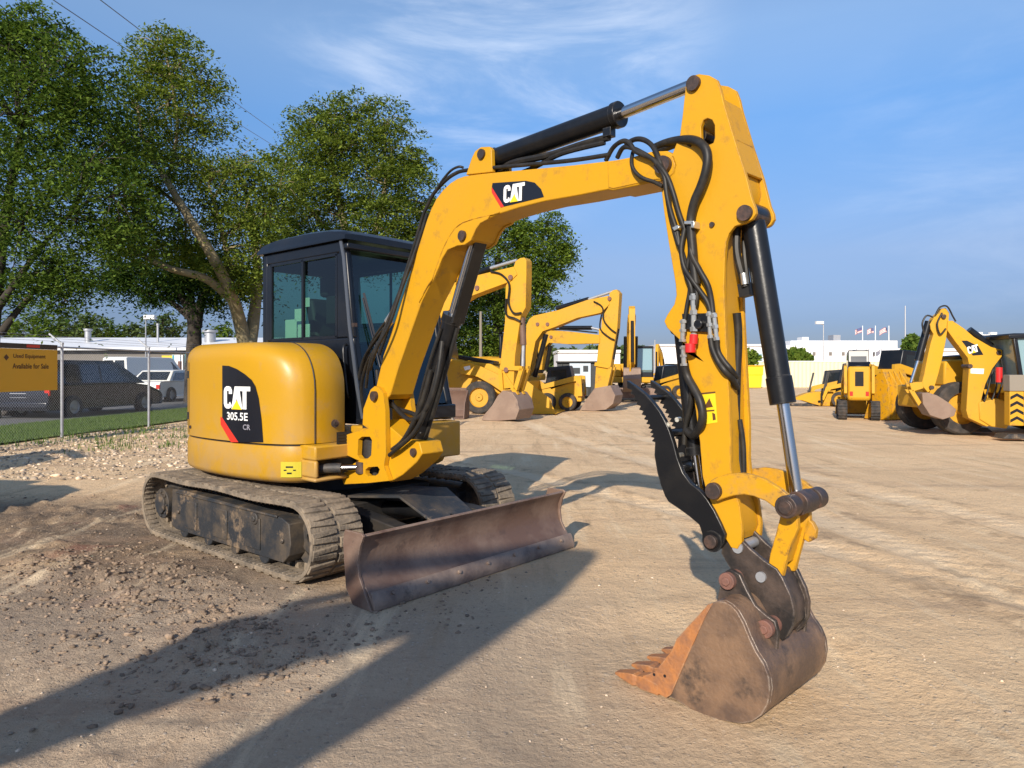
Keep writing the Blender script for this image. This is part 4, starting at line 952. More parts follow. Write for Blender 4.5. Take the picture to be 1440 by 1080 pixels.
# pipes along the top of the boom
for dq in (.07, .035, -.01, -.05):
    up1 = [(536, 500), (549, 462), (569, 398), (588, 337), (597, 306), (604, 290), (611, 276), (620, 264.5), (631, 253.5), (642, 246), (655, 241.5), (690, 238), (750, 232.5), (807, 227), (860, 219)]
    hose([(x-2.5, y-1.5, dq) for x, y in up1], .012, 'hose_line')
hose([(612, 270, .08), (622, 254, .08), (634, 240, .08), (645, 234.5, .08), (652, 236, .06)], .008)
hose([(601, 300, .09), (590, 335, .10), (574, 380, .13), (560, 420, .16), (548, 455, .18), (530, 490, .2), (520, 520, .16)], .011)
hose([(592, 325, .09), (578, 372, .12), (560, 415, .14), (538, 470, .17), (520, 510, .18), (515, 545, .12)], .011)
# loops over the boom tip
hose([(852, 226, .06), (862, 208, .08), (874, 199, .10), (884, 200, .12), (893, 212, .13), (905, 218, .13), (918, 224, .13), (930, 236, .14), (940, 252, .14), (948, 275, .14), (955, 300, .13), (963, 322, .12)], .012)
hose([(868, 222, .06), (876, 208, .08), (888, 208, .12), (905, 216, .13), (922, 228, .135), (934, 248, .14), (938, 275, .14), (944, 300, .13), (952, 325, .12), (956, 348, .12)], .012)
hose([(890, 214, .08), (888, 228, .12), (892, 240, .13), (903, 250, .13), (920, 256, .12), (932, 262, .12)], .010)
hose([(880, 203, .05), (893, 196, .06), (906, 197, .08), (918, 206, .10), (926, 222, .12), (932, 240, .13), (938, 262, .13), (941, 290, .13), (948, 320, .12), (955, 345, .12)], .013)
hose([(920, 208, .02), (940, 200, .05), (962, 196.5, .10), (978, 198, .12), (990, 206, .135), (995, 220, .14), (993, 240, .14), (986, 262, .135), (977, 283, .13), (972, 305, .12), (972, 325, .12), (974, 350, .12), (976, 375, .12), (979, 400, .12)], .021)
hose([(925, 213, .02), (944, 205, .04), (960, 201, .07), (975, 203, .09)], .019)
# bundle down the stick
hose([(956, 345, .12), (962, 365, .12), (965, 385, .125), (972, 405, .125), (974, 425, .12), (977, 445, .12)], .013)
hose([(963, 322, .12), (958, 350, .13), (962, 375, .13), (972, 392, .135), (985, 410, .13), (995, 425, .125), (1001, 445, .12)], .012)
hose([(974, 330, .12), (972, 355, .13), (984, 380, .135), (995, 400, .13), (1000, 420, .12), (1003, 445, .12)], .013)
hose([(968, 330, .12), (970, 355, .12), (966, 380, .12), (970, 405, .12), (966, 430, .12), (963, 450, .12)], .010)
hose([(979, 398, .12), (980, 420, .125), (976, 440, .12)], .011)
mb = MB()
for px, py, w_, h_ in ((969, 313, 14, 5), (974, 316, 5, 9)):
    s, t = AF.un(px, py, .14); 
    mb.prism(tr([(px-w_/2, py-h_/2), (px+w_/2, py-h_/2), (px+w_/2, py+h_/2), (px-w_/2, py+h_/2)], .15), .152, .10, AW)
mb.prism(tr([(945, 320), (953, 316), (956, 320), (948, 325)], .14), .142, .10, AW)
mb.build('hose_clamp', M['fitting'], STK, bev=.003)
mb = MB(); mb.prism(tr([(958, 441), (1006, 440), (1008, 462), (1000, 468), (978, 466), (960, 462)], .12), .118, .10, AW); pinc(mb, 984, 456, .12, .14, .10, .022); mb.build('valve_block', M['black'], STK, bev=.004)
def fit(x0, y0, x1, y1, r=.012, q_=.128):
    mb = MB(); a_ = A(x0, y0, q_); b_ = A(x1, y1, q_); d = b_-a_; mb.cyl(a_, b_, r, n=10)
    for k in (.05, .45, .9): mb.cyl(a_+d*k, a_+d*(k+.12), r*1.45, n=6)
    mb.build('fitting', M['fitting'], STK)
fit(961, 449, 960, 480); fit(961, 486, 962, 514); fit(975, 413, 976, 465, .013); fit(976, 468, 974, 492, .011, .135); fit(997, 438, 999, 475, .010); fit(1004, 440, 1008, 478, .010)
mb = MB(); mb.cyl(A(971, 483, .14), A(971, 496, .14), .024, n=14); mb.cyl(A(976, 470, .135), A(975, 484, .135), .019, n=14); mb.build('red_dust_cap', M['redcap'], STK, bev=.003)
hose([(999, 472, .125), (1002, 490, .125), (1010, 508, .12), (1020, 522, .12), (1030, 533, .08), (1036, 545, .02)], .015)
hose([(1008, 476, .125), (1010, 494, .12), (1018, 508, .12), (1028, 520, .11), (1036, 530, .05)], .013)
hose([(962, 512, .12), (967, 530, .11), (977, 548, .12), (985, 565, .13), (988, 585, .13), (984, 602, .11), (975, 612, .07), (966, 606, .05)], .020)
hose([(960, 500, .10), (965, 525, .08), (972, 545, .07), (970, 575, .06), (964, 600, .05), (962, 625, .05)], .013)
# protective strip down the front of the stick
hose([(1036, 440, -.02), (1038, 470, -.03), (1036, 530, -.03), (1035, 590, -.03), (1038, 630, -.03), (1041, 664, -.03)], .020, 'hose_line')
hose([(1040, 590, -.02), (1045, 625, -.03), (1046, 664, -.03)], .013)
# hoses between the bracket and the boom
for k, pts in enumerate(([(545, 560, .02), (575, 590, .09), (600, 575, .13), (615, 530, .12), (622, 480, .09)], [(548, 640, .12), (562, 628, .14), (585, 605, .14), (605, 560, .12), (618, 510, .1)],
                         [(552, 632, .1), (570, 615, .12), (592, 570, .11), (606, 520, .1)], [(530, 520, -.1), (536, 560, -.05), (560, 575, 0), (585, 585, .02), (592, 610, .03)],
                         [(505, 560, -.2), (510, 520, -.15), (520, 490, -.1), (530, 470, .02), (545, 450, .11)], [(500, 590, -.15), (503, 540, -.12), (512, 505, -.1), (527, 480, .02), (540, 462, .11)],
                         [(512, 580, -.1), (508, 545, -.05), (516, 512, 0), (530, 487, .08)])):
    hose(pts, .016 if k < 4 else .013)
mb = MB(); mb.cyl(A(544, 452, .12), A(552, 440, .12), .020); mb.cyl(A(545, 460, .12), A(551, 452, .12), .016); mb.build('fitting', M['fitting'], ME)

# ================================================================== BACKGROUND
# ---------------- trees
def tree(name, label, y0, base_px, limbs, blobs, leafm, barkm, seed, leaf=(.10, .17), dens=1.0, cl=115, group='trees growing behind the yard fence', droop=.35, spread=1.6):
    """limbs: list of [(px,py,dy,r)...]; blobs: (px,py,Rpx,dy)"""
    r = np.random.default_rng(seed); rnd = random.Random(seed)
    b = at(base_px, 520, y0); root = T(name, label, 'tree', b.x, y0, 0, group)
    o = Vector((b.x, y0, 0)); L = lambda px, py, dy: at(px, py, y0+dy)-o
    tk = MB(); nodes = []
    for lb in limbs:
        pts = [L(p[0], p[1], p[2]) for p in lb]; 
        if lb[0][1] > 519: pts[0].z = -.1
        tk.tube(pts, (lb[0][3], lb[-1][3]), n=9, sub=4)
        for a_, b_ in zip(pts[:-1], pts[1:]):
            for k in range(4): nodes.append(a_.lerp(b_, k/4))
        nodes.append(pts[-1])
    nodes = [n_ for n_ in nodes if n_.z > 1.6] or nodes
    LV = []
    for (px, py, Rp, dy) in blobs:
        c = L(px, py, dy); Rw = Rp/F*(y0+dy)
        nn = min(nodes, key=lambda q: (q-c).length)
        mid = nn.lerp(c, .5)+Vector((rnd.uniform(-.3, .3), rnd.uniform(-.3, .3), rnd.uniform(-.1, .4)))*Rw*.5
        r0 = .022+.028*Rw
        tk.tube([nn, mid, c], (r0, r0*.45), n=6, sub=3)
        ncl = int(24*dens*Rw**1.7)+4
        u = r.standard_normal((ncl, 3)); u /= np.linalg.norm(u, axis=1)[:, None]
        rad = Rw*(.40+.85*r.random(ncl)**.7); cc = np.array(c)+u*rad[:, None]*np.array([1.05, 1.05, .80])
        for k in range(min(ncl, 14)):
            e = Vector(cc[k]); m_ = c.lerp(e, .5)+Vector((0, 0, .12*Rw)); tk.tube([c.lerp(nn, .25*rnd.random()), m_, e], (r0*.42, .008), n=4, sub=2)
        for k in range(ncl):
            n_ = int(cl*(.6+.8*r.random())); s_ = (.22+.26*r.random())*(Rw**.35)
            p = r.standard_normal((n_, 3))*np.array([s_, s_, s_*.30]); p[:, 2] -= droop*(p[:, 0]**2+p[:, 1]**2)/max(s_, .1)
            LV.append(cc[k]+p)
    P = np.concatenate(LV); n_ = len(P)
    # leaf quads with random orientation, mostly facing up / outwards
    nr = r.standard_normal((n_, 3)); nr[:, 2] = np.abs(nr[:, 2])*1.3+.6; nr /= np.linalg.norm(nr, axis=1)[:, None]
    t = r.standard_normal((n_, 3)); t -= nr*(t*nr).sum(1)[:, None]; t /= np.linalg.norm(t, axis=1)[:, None]; bt = np.cross(nr, t)
    s_ = leaf[0]+(leaf[1]-leaf[0])*r.random(n_); a = t*s_[:, None]; c_ = bt*(s_*.42)[:, None]
    V = np.stack([P-a, P-c_*1.0-a*.1, P+a, P+c_*1.0-a*.1], 1).reshape(-1, 3)
    npmesh('crown', V, np.arange(4*n_).reshape(-1, 4), leafm, root)
    tk.build('trunk', barkm, root, smooth=60, fix=False)
    return root
tree('locust_tree', 'tall dark leafy tree at the left edge with drooping lower branches', 20, -18,
     [[(-18, 600, 0, .34), (-16, 480, 0, .28), (-6, 400, 0, .18), (8, 300, .5, .12), (30, 180, .5, .06)], [(-8, 440, 0, .12), (20, 400, -.3, .08), (60, 345, .4, .05), (100, 300, .8, .03)],
      [(0, 470, 0, .12), (22, 440, .3, .09), (60, 395, .4, .05)], [(-10, 420, 0, .22), (-30, 330, 0, .16), (-40, 200, 0, .1)]],
     [(15, 60, 55, 0), (-30, 120, 80, 1), (60, 95, 60, -1), (110, 90, 50, .5), (20, 160, 80, -1), (95, 165, 62, 0), (140, 130, 45, 1), (50, 240, 80, 1), (120, 235, 60, -1), (165, 200, 45, .5), (30, 320, 70, -.5), (105, 310, 62, .8), (160, 275, 48, -1),
      (70, 385, 45, 0), (20, 400, 45, 1), (115, 385, 34, 0), (-40, 260, 80, 0), (-60, 60, 70, 0), (165, 330, 36, 0), (95, 425, 22, 0), (15, 20, 34, 0), (60, 40, 30, 0), (195, 300, 34, 1)],
     M['leafA'], M['barkdark'], 21, leaf=(.045, .085), dens=.82)
tree('locust_tree', 'honey locust with long pale leaning limbs directly left of the cab', 24, 346,
     [[(350, 600, 0, .28), (346, 500, 0, .26), (338, 455, -.2, .23), (322, 405, -.9, .18), (290, 345, -1.5, .15), (262, 300, -1.6, .12), (232, 250, -1.2, .09), (205, 205, 0, .07), (195, 160, 0, .04)],
      [(330, 425, -.6, .16), (290, 392, -1.2, .14), (240, 378, -1.6, .12), (195, 358, -1.4, .10), (150, 345, -1.6, .05)],
      [(350, 490, 0, .25), (358, 440, .4, .20), (362, 380, .8, .14), (352, 300, 1, .09), (340, 250, 1, .05)],
      [(262, 300, 0, .07), (215, 262, .5, .055), (160, 262, .5, .04), (100, 230, .5, .02)], [(330, 430, 0, .12), (318, 350, -.6, .08), (300, 280, -.8, .05)], [(235, 255, 0, .07), (250, 180, -.3, .05), (240, 110, -.3, .03)]],
     [(225, 62, 34, 0), (252, 92, 40, 0), (205, 100, 36, 0), (280, 115, 30, 0), (235, 145, 50, 0), (275, 165, 38, 0), (190, 150, 38, .6), (225, 205, 46, .4), (180, 215, 34, 1), (262, 225, 40, -.4), (295, 250, 44, -.5), (225, 275, 40, .6),
      (330, 235, 34, -.4), (355, 265, 38, 0), (300, 310, 44, -.6), (340, 320, 46, -.6), (375, 300, 38, 0), (250, 325, 36, .8), (205, 320, 34, .8), (368, 355, 36, -.6), (325, 375, 26, -.8), (395, 260, 34, .4), (170, 330, 24, -1.4), (215, 350, 22, -1.2), (265, 355, 26, .9), (352, 400, 22, -.6)],
     M['leafC'], M['bark'], 22, leaf=(.045, .085), dens=.85)
tree('locust_tree', 'broad round locust tree rising behind the cab roof', 33, 500,
     [[(500, 600, 0, .35), (500, 480, 0, .32), (498, 380, 0, .25), (480, 300, 0, .18), (465, 220, 0, .10)], [(498, 390, 0, .2), (530, 320, 0, .15), (545, 240, 0, .08)], [(490, 350, 0, .15), (440, 300, 0, .1), (410, 250, 0, .06)]],
     [(438, 170, 30, 0), (470, 160, 30, 0), (505, 155, 28, 0), (540, 168, 30, 0), (450, 205, 42, 0), (500, 200, 46, 0), (552, 205, 38, 0), (410, 235, 36, 0), (455, 255, 48, 0), (515, 250, 50, 0), (565, 250, 38, 0), (585, 225, 22, 0), (420, 290, 42, 0), (475, 305, 46, 0), (535, 300, 48, 0), (580, 300, 34, 0), (405, 330, 36, 0), (460, 345, 40, 0), (520, 345, 40, 0), (595, 330, 26, 0), (570, 345, 30, 0), (612, 290, 22, 0)],
     M['leafC'], M['bark'], 23, leaf=(.06, .11), dens=.70)
tree('shade_tree', 'small dark shade tree with forking trunk behind the counterweight', 30, 273,
     [[(273, 590, 0, .42), (273, 500, 0, .38), (272, 450, 0, .36), (255, 415, 0, .18), (235, 385, 0, .08)], [(275, 460, 0, .28), (283, 425, 0, .16), (300, 395, 0, .08)], [(272, 455, 0, .25), (268, 420, 0, .14), (270, 380, 0, .07)], [(270, 450, 0, .16), (240, 425, 0, .1), (200, 410, 0, .05)]],
     [(165, 395, 22, 0), (195, 385, 28, 0), (235, 375, 34, 0), (275, 370, 36, 0), (310, 380, 34, 0), (335, 400, 26, 0), (215, 410, 18, 0), (300, 410, 22, 0), (175, 375, 24, 0), (250, 400, 20, 0)],
     M['leafB'], M['barkdark'], 24, leaf=(.06, .11), dens=.9)
tree('yard_tree', 'leafy tree with uneven crown framed under the raised boom', 40, 702,
     [[(700, 600, 0, .35), (700, 500, 0, .30), (698, 420, 0, .24), (700, 360, 0, .15)], [(698, 430, 0, .2), (735, 380, 0, .12), (765, 340, 0, .07)], [(698, 430, 0, .2), (665, 390, 0, .12), (645, 360, 0, .07)]],
     [(700, 320, 26, 0), (735, 322, 24, 0), (770, 318, 22, 0), (788, 335, 18, 0), (672, 335, 28, 0), (712, 352, 36, 0), (752, 352, 34, 0), (780, 368, 20, 0), (650, 370, 34, 0), (690, 392, 38, 0), (735, 390, 32, 0), (765, 392, 20, 0), (650, 420, 34, 0), (700, 432, 34, 0), (735, 425, 24, 0), (675, 465, 34, 0), (715, 468, 32, 0), (640, 470, 32, 0), (740, 470, 24, 0), (690, 497, 28, 0), (655, 505, 26, 0), (775, 420, 12, 0), (795, 350, 9, 0), (730, 500, 20, 0)],
     M['leafE'], M['barkdark'], 25, leaf=(.07, .13), dens=.62)
k = 0
for (px, py, rp, y_, lab) in ((45, 455, 24, 95, 'far green tree behind the low building, beside the leftmost trunk'), (85, 462, 18, 100, 'small far tree above the dark minivan roof'), (120, 455, 21, 92, 'far rounded tree left of the white van, behind the long roof'),
                              (150, 462, 16, 98, 'narrow far tree right above the white van'), (185, 465, 16, 104, 'pale low far tree between the van and the small sedan'), (228, 455, 23, 90, 'far full green tree above the yellow sign on the low building'), (310, 468, 18, 96, 'far tree seen between the dark trunk and the locust trunk'), (15, 470, 16, 99, 'far tree at the left edge behind the sign')):
    tree('far_tree', lab, y_, px, [[(px, 535, 0, .3), (px, py+10, 0, .2)]], [(px, py, rp, 0), (px-rp*.6, py+rp*.4, rp*.7, 0), (px+rp*.6, py+rp*.35, rp*.7, 0), (px+rp*.2, py-rp*.4, rp*.5, 0)],
         M['leafF'] if k % 3 else M['leafA'], M['barkdark'], 40+k, leaf=(.22, .42), dens=.32, cl=14, group='trees beyond the low building'); k += 1
def clump_stuff(name, label, segs, seed, m, kind='stuff', cat='trees', leaf=.5):
    r = np.random.default_rng(seed); P = []
    for px, py, rp, y_ in segs:
        c = np.array(at(px, py, y_)); Rw = rp/F*y_; n_ = 420
        u = r.standard_normal((n_, 3)); u /= np.linalg.norm(u, axis=1)[:, None]; P.append(c+u*Rw*(.5+.6*r.random((n_, 1)))*np.array([1.3, .8, 1]))
    P = np.concatenate(P); P = P[P[:, 2] > .1]; n_ = len(P)
    nr = r.standard_normal((n_, 3)); nr /= np.linalg.norm(nr, axis=1)[:, None]; t = r.standard_normal((n_, 3)); t -= nr*(t*nr).sum(1)[:, None]; t /= np.linalg.norm(t, axis=1)[:, None]; bt = np.cross(nr, t)
    s_ = (leaf*(.5+r.random(n_)))[:, None]
    o = npmesh(name, np.stack([P-t*s_, P-bt*s_*.6, P+t*s_, P+bt*s_*.6], 1).reshape(-1, 3), np.arange(4*n_).reshape(-1, 4), m)
    if kind: o['kind'] = kind
    return tag(o, label, cat)
segs = [(x, 506+4*math.sin(x*.11)-(6 if 840 < x < 900 else 0), 13+4*math.sin(x*.37), 130) for x in range(560, 1075, 11)]
clump_stuff('distant_trees', 'long band of distant trees along the horizon behind the yard machines', segs, 61, M['leafF'])
clump_stuff('bush', 'wide green bush behind the left end of the cream fence', [(1108, 502, 9, 62), (1120, 500, 11, 62), (1133, 505, 8, 62)], 62, M['leafE'], None, 'bush', .22)
clump_stuff('bush', 'green bush seen just right of the stick above the yellow bin', [(1052, 500, 10, 75), (1060, 505, 8, 75)], 63, M['leafE'], None, 'bush', .22)
clump_stuff('round_tree', 'small round dark tree top above the parked machines at right', [(1283, 481, 10, 90), (1283, 490, 10, 90), (1283, 505, 6, 90)], 64, M['leafA'], None, 'tree', .3)

# ---------------- fence and banner
FT = T('chain_link_fence', 'grey chain link fence with angled barbed wire arms along the left verge', 'fence', fx(14), 14, 0)
fo = Vector((fx(14), 14, 0)); fp = lambda y, z, off=0: Vector((fx(y)+off, y, z))-fo
for i in range(16):
    y = 14.6+2.92*(i-3)
    if y > 47: break
    mb = MB(); mb.cyl(fp(y, -.1), fp(y, 1.93), .030, n=10); mb.cyl(fp(y, 1.92), fp(y, 1.96), .036, n=10); mb.bar(fp(y, 1.93), fp(y, 2.14)+Vector((-.26, 0, 0)), .03, .03); mb.build('post', M['galv'], FT)
mb = MB(); mb.cyl(fp(5.8, 1.86), fp(47, 1.86), .019, n=8); mb.build('top_rail', M['galv'], FT)
mb = MB()
for k in range(3): mb.cyl(fp(5.8, 1.98+.06*k)+Vector((-.06-.08*k, 0, 0)), fp(47, 1.98+.06*k)+Vector((-.06-.08*k, 0, 0)), .004, n=4)
mb.build('barbed_wire', M['galv'], FT)
nv, nf = [], []
ys = np.arange(5.8, 47, .062); Hh = 1.80
for sg in (-1, 1):
    for y in ys:
        y1_ = y+sg*Hh
        a_, b_ = Vector(fp(y, .05, .002*sg)), Vector(fp(y1_, .05+Hh, .002*sg))
        if not (5.8 <= y1_ <= 47): continue
        d_ = Vector((0, .0011, -.0011*sg)); e_ = Vector((.0012, 0, 0)); i0 = len(nv); nv += [a_-d_, a_+d_, a_+e_, b_-d_, b_+d_, b_+e_]; nf += [(i0, i0+1, i0+4, i0+3), (i0+1, i0+2, i0+5, i0+4), (i0+2, i0, i0+3, i0+5)]
npmesh('mesh', [tuple(v) for v in nv], nf, M['galv'], FT)
BA = T('fence_banner', 'yellow banner with two lettered lines and black top strip on the chain link fence', 'banner', fx(13.3)+.04, 13.3, 0)
bo = Vector((fx(13.3)+.04, 13.3, 0)); bp_ = lambda y, z, off=0: Vector((fx(y)+.04+off, y, z))-bo
def bsheet(mb, y0, y1, z0, z1, off=0, th=.004): mb.loft([[bp_(y0, z0, off-th), bp_(y1, z0, off-th), bp_(y1, z1, off-th), bp_(y0, z1, off-th)], [bp_(y0, z0, off), bp_(y1, z0, off), bp_(y1, z1, off), bp_(y0, z1, off)]])
mb = MB(); bsheet(mb, 11.6, 14.42, .99, 1.80); mb.build('panel', M['sign'], BA, smooth=0)
mb = MB(); bsheet(mb, 11.6, 14.42, 1.802, 1.90, .001); mb.build('top_strip', M['decalblack'], BA, smooth=0)
mb = MB(); bsheet(mb, 13.62, 13.95, 1.83, 1.885, .004); mb.build('red_mark', M['decalred'], BA, smooth=0)
mb = MB(); pl = lambda y0, z0: (lambda a, b, d: bp_(y0+a, z0+b, .004))
text_on(mb, 'Used Equipment', pl(13.30, 1.60), .10, .80); text_on(mb, 'Available for Sale', pl(13.28, 1.42), .10, .90)
yc, zc = 13.14, 1.63
mb.add([bp_(yc-.06, zc, .004), bp_(yc, zc-.06, .004), bp_(yc+.06, zc, .004), bp_(yc, zc+.06, .004)], [(0, 1, 2, 3)]); mb.build('lettering', M['signtext'], BA, smooth=0)

# ---------------- cars
def wheel(parent, x, y, z, r, w, rimm, sgn, name='wheel'):
    a = MB(); a.lathe([(r*.60, -w/2), (r*.93, -w/2), (r, -w*.38), (r, w*.38), (r*.93, w/2), (r*.60, w/2)], (x, y, z), (0, 1, 0), 26); o = a.build(name, M['tyre'], parent, smooth=40)
    b = MB(); b.lathe([(.02, -w*.30), (r*.60, -w*.42), (r*.62, -w*.42), (r*.62, w*.42), (r*.60, w*.42), (r*.55, w*.25), (r*.25, w*.25), (r*.20, w*.40), (.02, w*.40)] if sgn > 0 else
                      [(.02, w*.30), (r*.60, w*.42), (r*.62, w*.42), (r*.62, -w*.42), (r*.60, -w*.42), (r*.55, -w*.25), (r*.25, -w*.25), (r*.20, -w*.40), (.02, -w*.40)], (x, y, z), (0, 1, 0), 26); b.build('rim', rimm, o, smooth=40)
    return o
def car(name, label, cat, x, y, ang, L_, W_, H_, belt_, paint, kind='sedan', group='vehicles parked beyond the fence'):
    t = T(name, label, cat, x, y, ang, group); h = L_/2
    if kind == 'sedan': low = [(-h, .38), (-h, .62), (-h+.05, belt_-.08), (-h+.15, belt_), (-h+.9, belt_+.03), (h-1.25, belt_), (h-.35, belt_-.13), (h-.05, belt_-.25), (h, .45), (h-.03, .28), (-h+.03, .26)]; gh_ = [(-h+.75, belt_), (-h+1.3, H_-.03), (-h+1.9, H_), (h-2.1, H_), (h-1.75, H_-.05), (h-1.05, belt_)]
    elif kind == 'minivan': low = [(-h, .35), (-h-.02, .7), (-h+.02, belt_), (h-1.5, belt_), (h-.75, belt_-.08), (h-.15, belt_-.28), (h, .55), (h-.02, .25), (-h+.03, .25)]; gh_ = [(-h+.04, belt_), (-h+.22, H_-.06), (-h+.5, H_), (h-2.3, H_), (h-1.95, H_-.06), (h-.85, belt_-.02)]
    else: low = [(-h, .40), (-h, belt_), (h-1.0, belt_), (h-.25, belt_-.10), (h, belt_-.25), (h, .35)]; gh_ = [(-h+.01, belt_), (-h+.08, H_-.08), (-h+.2, H_), (h-1.9, H_), (h-1.65, H_-.07), (h-.95, belt_)]
    mb = MB(); cz = .7
    def rg_(pts, r_, k): return [W(px_*(1 if k == 1 else 1-(1-k)*.3), r_, .25+(pz-.25)*(.99 if k < 1 else 1)) for px_, pz in pts]
    mb.loft([rg_(low, W_/2*.93, .93), rg_(low, W_/2, 1), rg_(low, -W_/2, 1), rg_(low, -W_/2*.93, .93)]); B_ = mb.build('body', paint, t, bev=.04, smooth=45)
    mb = MB(); c0 = sum(p[0] for p in gh_)/len(gh_)
    def gg(k, r_): return [W(p[0], r_-(.16 if p[1] > belt_+.1 else 0)*(1 if r_ > 0 else -1)*k, p[1]) for p in gh_]
    mb.loft([gg(1, W_/2-.03), gg(1, -W_/2+.03)]); mb.build('cabin', paint, B_, bev=.03, smooth=45)
    # glass panels a few mm proud
    mb = MB()
    def sidew(xa, xb, xc, xd, zt, zb):
        for sg in (1, -1):
            f_ = lambda z: (W_/2-.03)-.16*min(1, max(0, (z-belt_)/(H_-belt_)))*1.0+.006
            mb.add([W(xa, sg*f_(zb), zb), W(xb, sg*f_(zb), zb), W(xc, sg*f_(zt), zt), W(xd, sg*f_(zt), zt)], [(0, 1, 2, 3)])
    x0, x1 = gh_[0][0], gh_[-1][0]; zt = H_-.12; zb = belt_+.05
    if kind == 'van': sidew(h-1.75, x1-.15, gh_[3][0]-.05, h-1.85, zt-.15, zb)
    else:
        xm = (x0+x1)/2; sidew(x0+.25, xm-.05, xm-.05, gh_[1][0]+.12, zt, zb); sidew(xm+.03, x1-.18, gh_[3][0]-.02, xm+.03, zt, zb)
    # rear and front glass
    def face(pa_, pb_, y_, o_):
        (xa, za), (xb, zb_) = pa_, pb_; 
        f1, f2 = .12, .88; q1 = (xa+(xb-xa)*f1, za+(zb_-za)*f1); q2_ = (xa+(xb-xa)*f2, za+(zb_-za)*f2)
        for (a1, a2) in y_: mb.add([W(q1[0]+o_, a1, q1[1]+.004), W(q1[0]+o_, a2, q1[1]+.004), W(q2_[0]+o_, a2*.88, q2_[1]+.004), W(q2_[0]+o_, a1*.88, q2_[1]+.004)], [(0, 1, 2, 3)])
    face(gh_[0], gh_[1], [(-W_*.40, W_*.40)] if kind != 'van' else [(-W_*.40, -.06), (.06, W_*.40)], -.008); face(gh_[-1], gh_[-2], [(-W_*.42, W_*.42)], .008)
    mb.build('window', M['carglass'], B_, smooth=0)
    for sg in (-1, 1):
        mb = MB(); mb.box(-h-.012, -h+.05, sg*(W_/2-.08)-.09, sg*(W_/2-.08)+.07, belt_-.30, belt_-.12); mb.build('tail_light', M['lampred'], B_, bev=.01)
    mb = MB(); mb.box(-h-.016, -h, -.26, .26, .62, .75); mb.build('number_plate', M['galv'], B_)
    mb = MB(); mb.box(-h-.06, -h+.10, -W_/2+.04, W_/2-.04, .33, .50); mb.build('rear_bumper', paint if kind != 'van' else M['tyre'], B_, bev=.03)
    rw = .33 if kind != 'van' else .37
    for sx in (-1, 1):
        for sg in (-1, 1): wheel(t, sx*(h-.92), sg*(W_/2-.10), rw, rw, .22, M['galv'], sg)
    return t
car('minivan', 'charcoal minivan parked behind the fence right of the yellow banner', 'minivan', -13.35, 22.2, 81, 4.9, 1.95, 1.68, .98, M['carblack'], 'minivan')
car('parked_sedan', 'white sedan seen from behind beside the counterweight of the excavator', 'car', -15.35, 32.0, 84, 4.6, 1.82, 1.40, .90, M['carwhite'])
car('parked_sedan', 'silver green sedan under the yellow banner at the left edge', 'car', -16.6, 22.0, 178, 4.7, 1.80, 1.45, .92, M['carsilver'])
car('cargo_van', 'white cargo van with two rear door windows in front of the low building', 'van', -20.6, 40.5, 74, 5.2, 1.9, 2.1, 1.1, M['carwhite'], 'van')
for px, y_, lab in ((1360, 40, ''),): pass

# ---------------- low building on the left
LB = T('low_building', 'long low grey brown building with a white metal roof behind the parked cars', 'building', -27, 50, 0)
mb = MB(); mb.box(-22, 16, 0, 12, -.1, 2.75); mb.build('wall', M['wallgrey'], LB)
mb = MB(); mb.add([(-22.4, -.5, 2.76), (16.4, -.5, 2.76), (16.4, 6, 3.75), (-22.4, 6, 3.75), (-22.4, 12.5, 2.76), (16.4, 12.5, 2.76), (-22.4, -.5, 2.94), (16.4, -.5, 2.94), (16.4, 6, 3.93), (-22.4, 6, 3.93), (-22.4, 12.5, 2.94), (16.4, 12.5, 2.94)],
                     [(0, 1, 2, 3), (3, 2, 5, 4), (6, 9, 8, 7), (9, 10, 11, 8), (0, 6, 7, 1), (4, 5, 11, 10), (1, 7, 8, 2), (2, 8, 11, 5), (0, 3, 9, 6), (3, 4, 10, 9)])
rf = mb.build('roof', M['roofwhite'], LB, smooth=0)
for x, h_, w_ in ((-4.6, .7, .45), (4.5, .6, .8), (-14, .5, .6), (11.5, .8, 1.2), (0.6, 1.1, .16)):
    mb = MB(); mb.cyl((x, 3, 3.2), (x, 3, 3.6+h_), w_/2, n=12); mb.cyl((x, 3, 3.6+h_), (x, 3, 3.75+h_), w_*.7, n=12); mb.build('roof_vent', M['galv'], rf)
for (x0_, x1_, z0_, z1_, m_) in ((2.9, 3.7, 1.1, 2.4, 'carglass'), (-9.5, -8.3, 1.2, 2.2, 'carglass'), (-13.5, -12.3, 1.2, 2.2, 'carglass'), (-6.2, -5.2, .0, 2.1, 'white')):
    mb = MB(); mb.box(x0_, x1_, -.03, .02, z0_, z1_); mb.build('window' if m_ == 'carglass' else 'door', M[m_], LB, bev=.01)
SG = T('wall_sign', 'square bright yellow sign on the low building wall', 'sign', at(235, 507, 49.9).x, 49.9); mb = MB(); mb.box(-.36, .36, -.04, .04, at(0, 515, 49.9).z, at(0, 500, 49.9).z); mb.build('panel', M['decalyellow'], SG)
SG = T('wall_poster', 'white and teal poster beside the yellow sign on the low building', 'poster', at(250, 507, 49.9).x, 49.9); mb = MB(); mb.box(-.38, .38, -.04, .04, .75, 2.45); pw = mb.build('panel', M['white'], SG); mb = MB(); mb.box(-.36, -.22, -.045, .03, .77, 2.43); mb.build('stripe', M['teal'], pw); mb = MB(); mb.box(.02, .30, -.045, .03, 1.0, 2.0); mb.build('stripe', M['pinred'], pw)
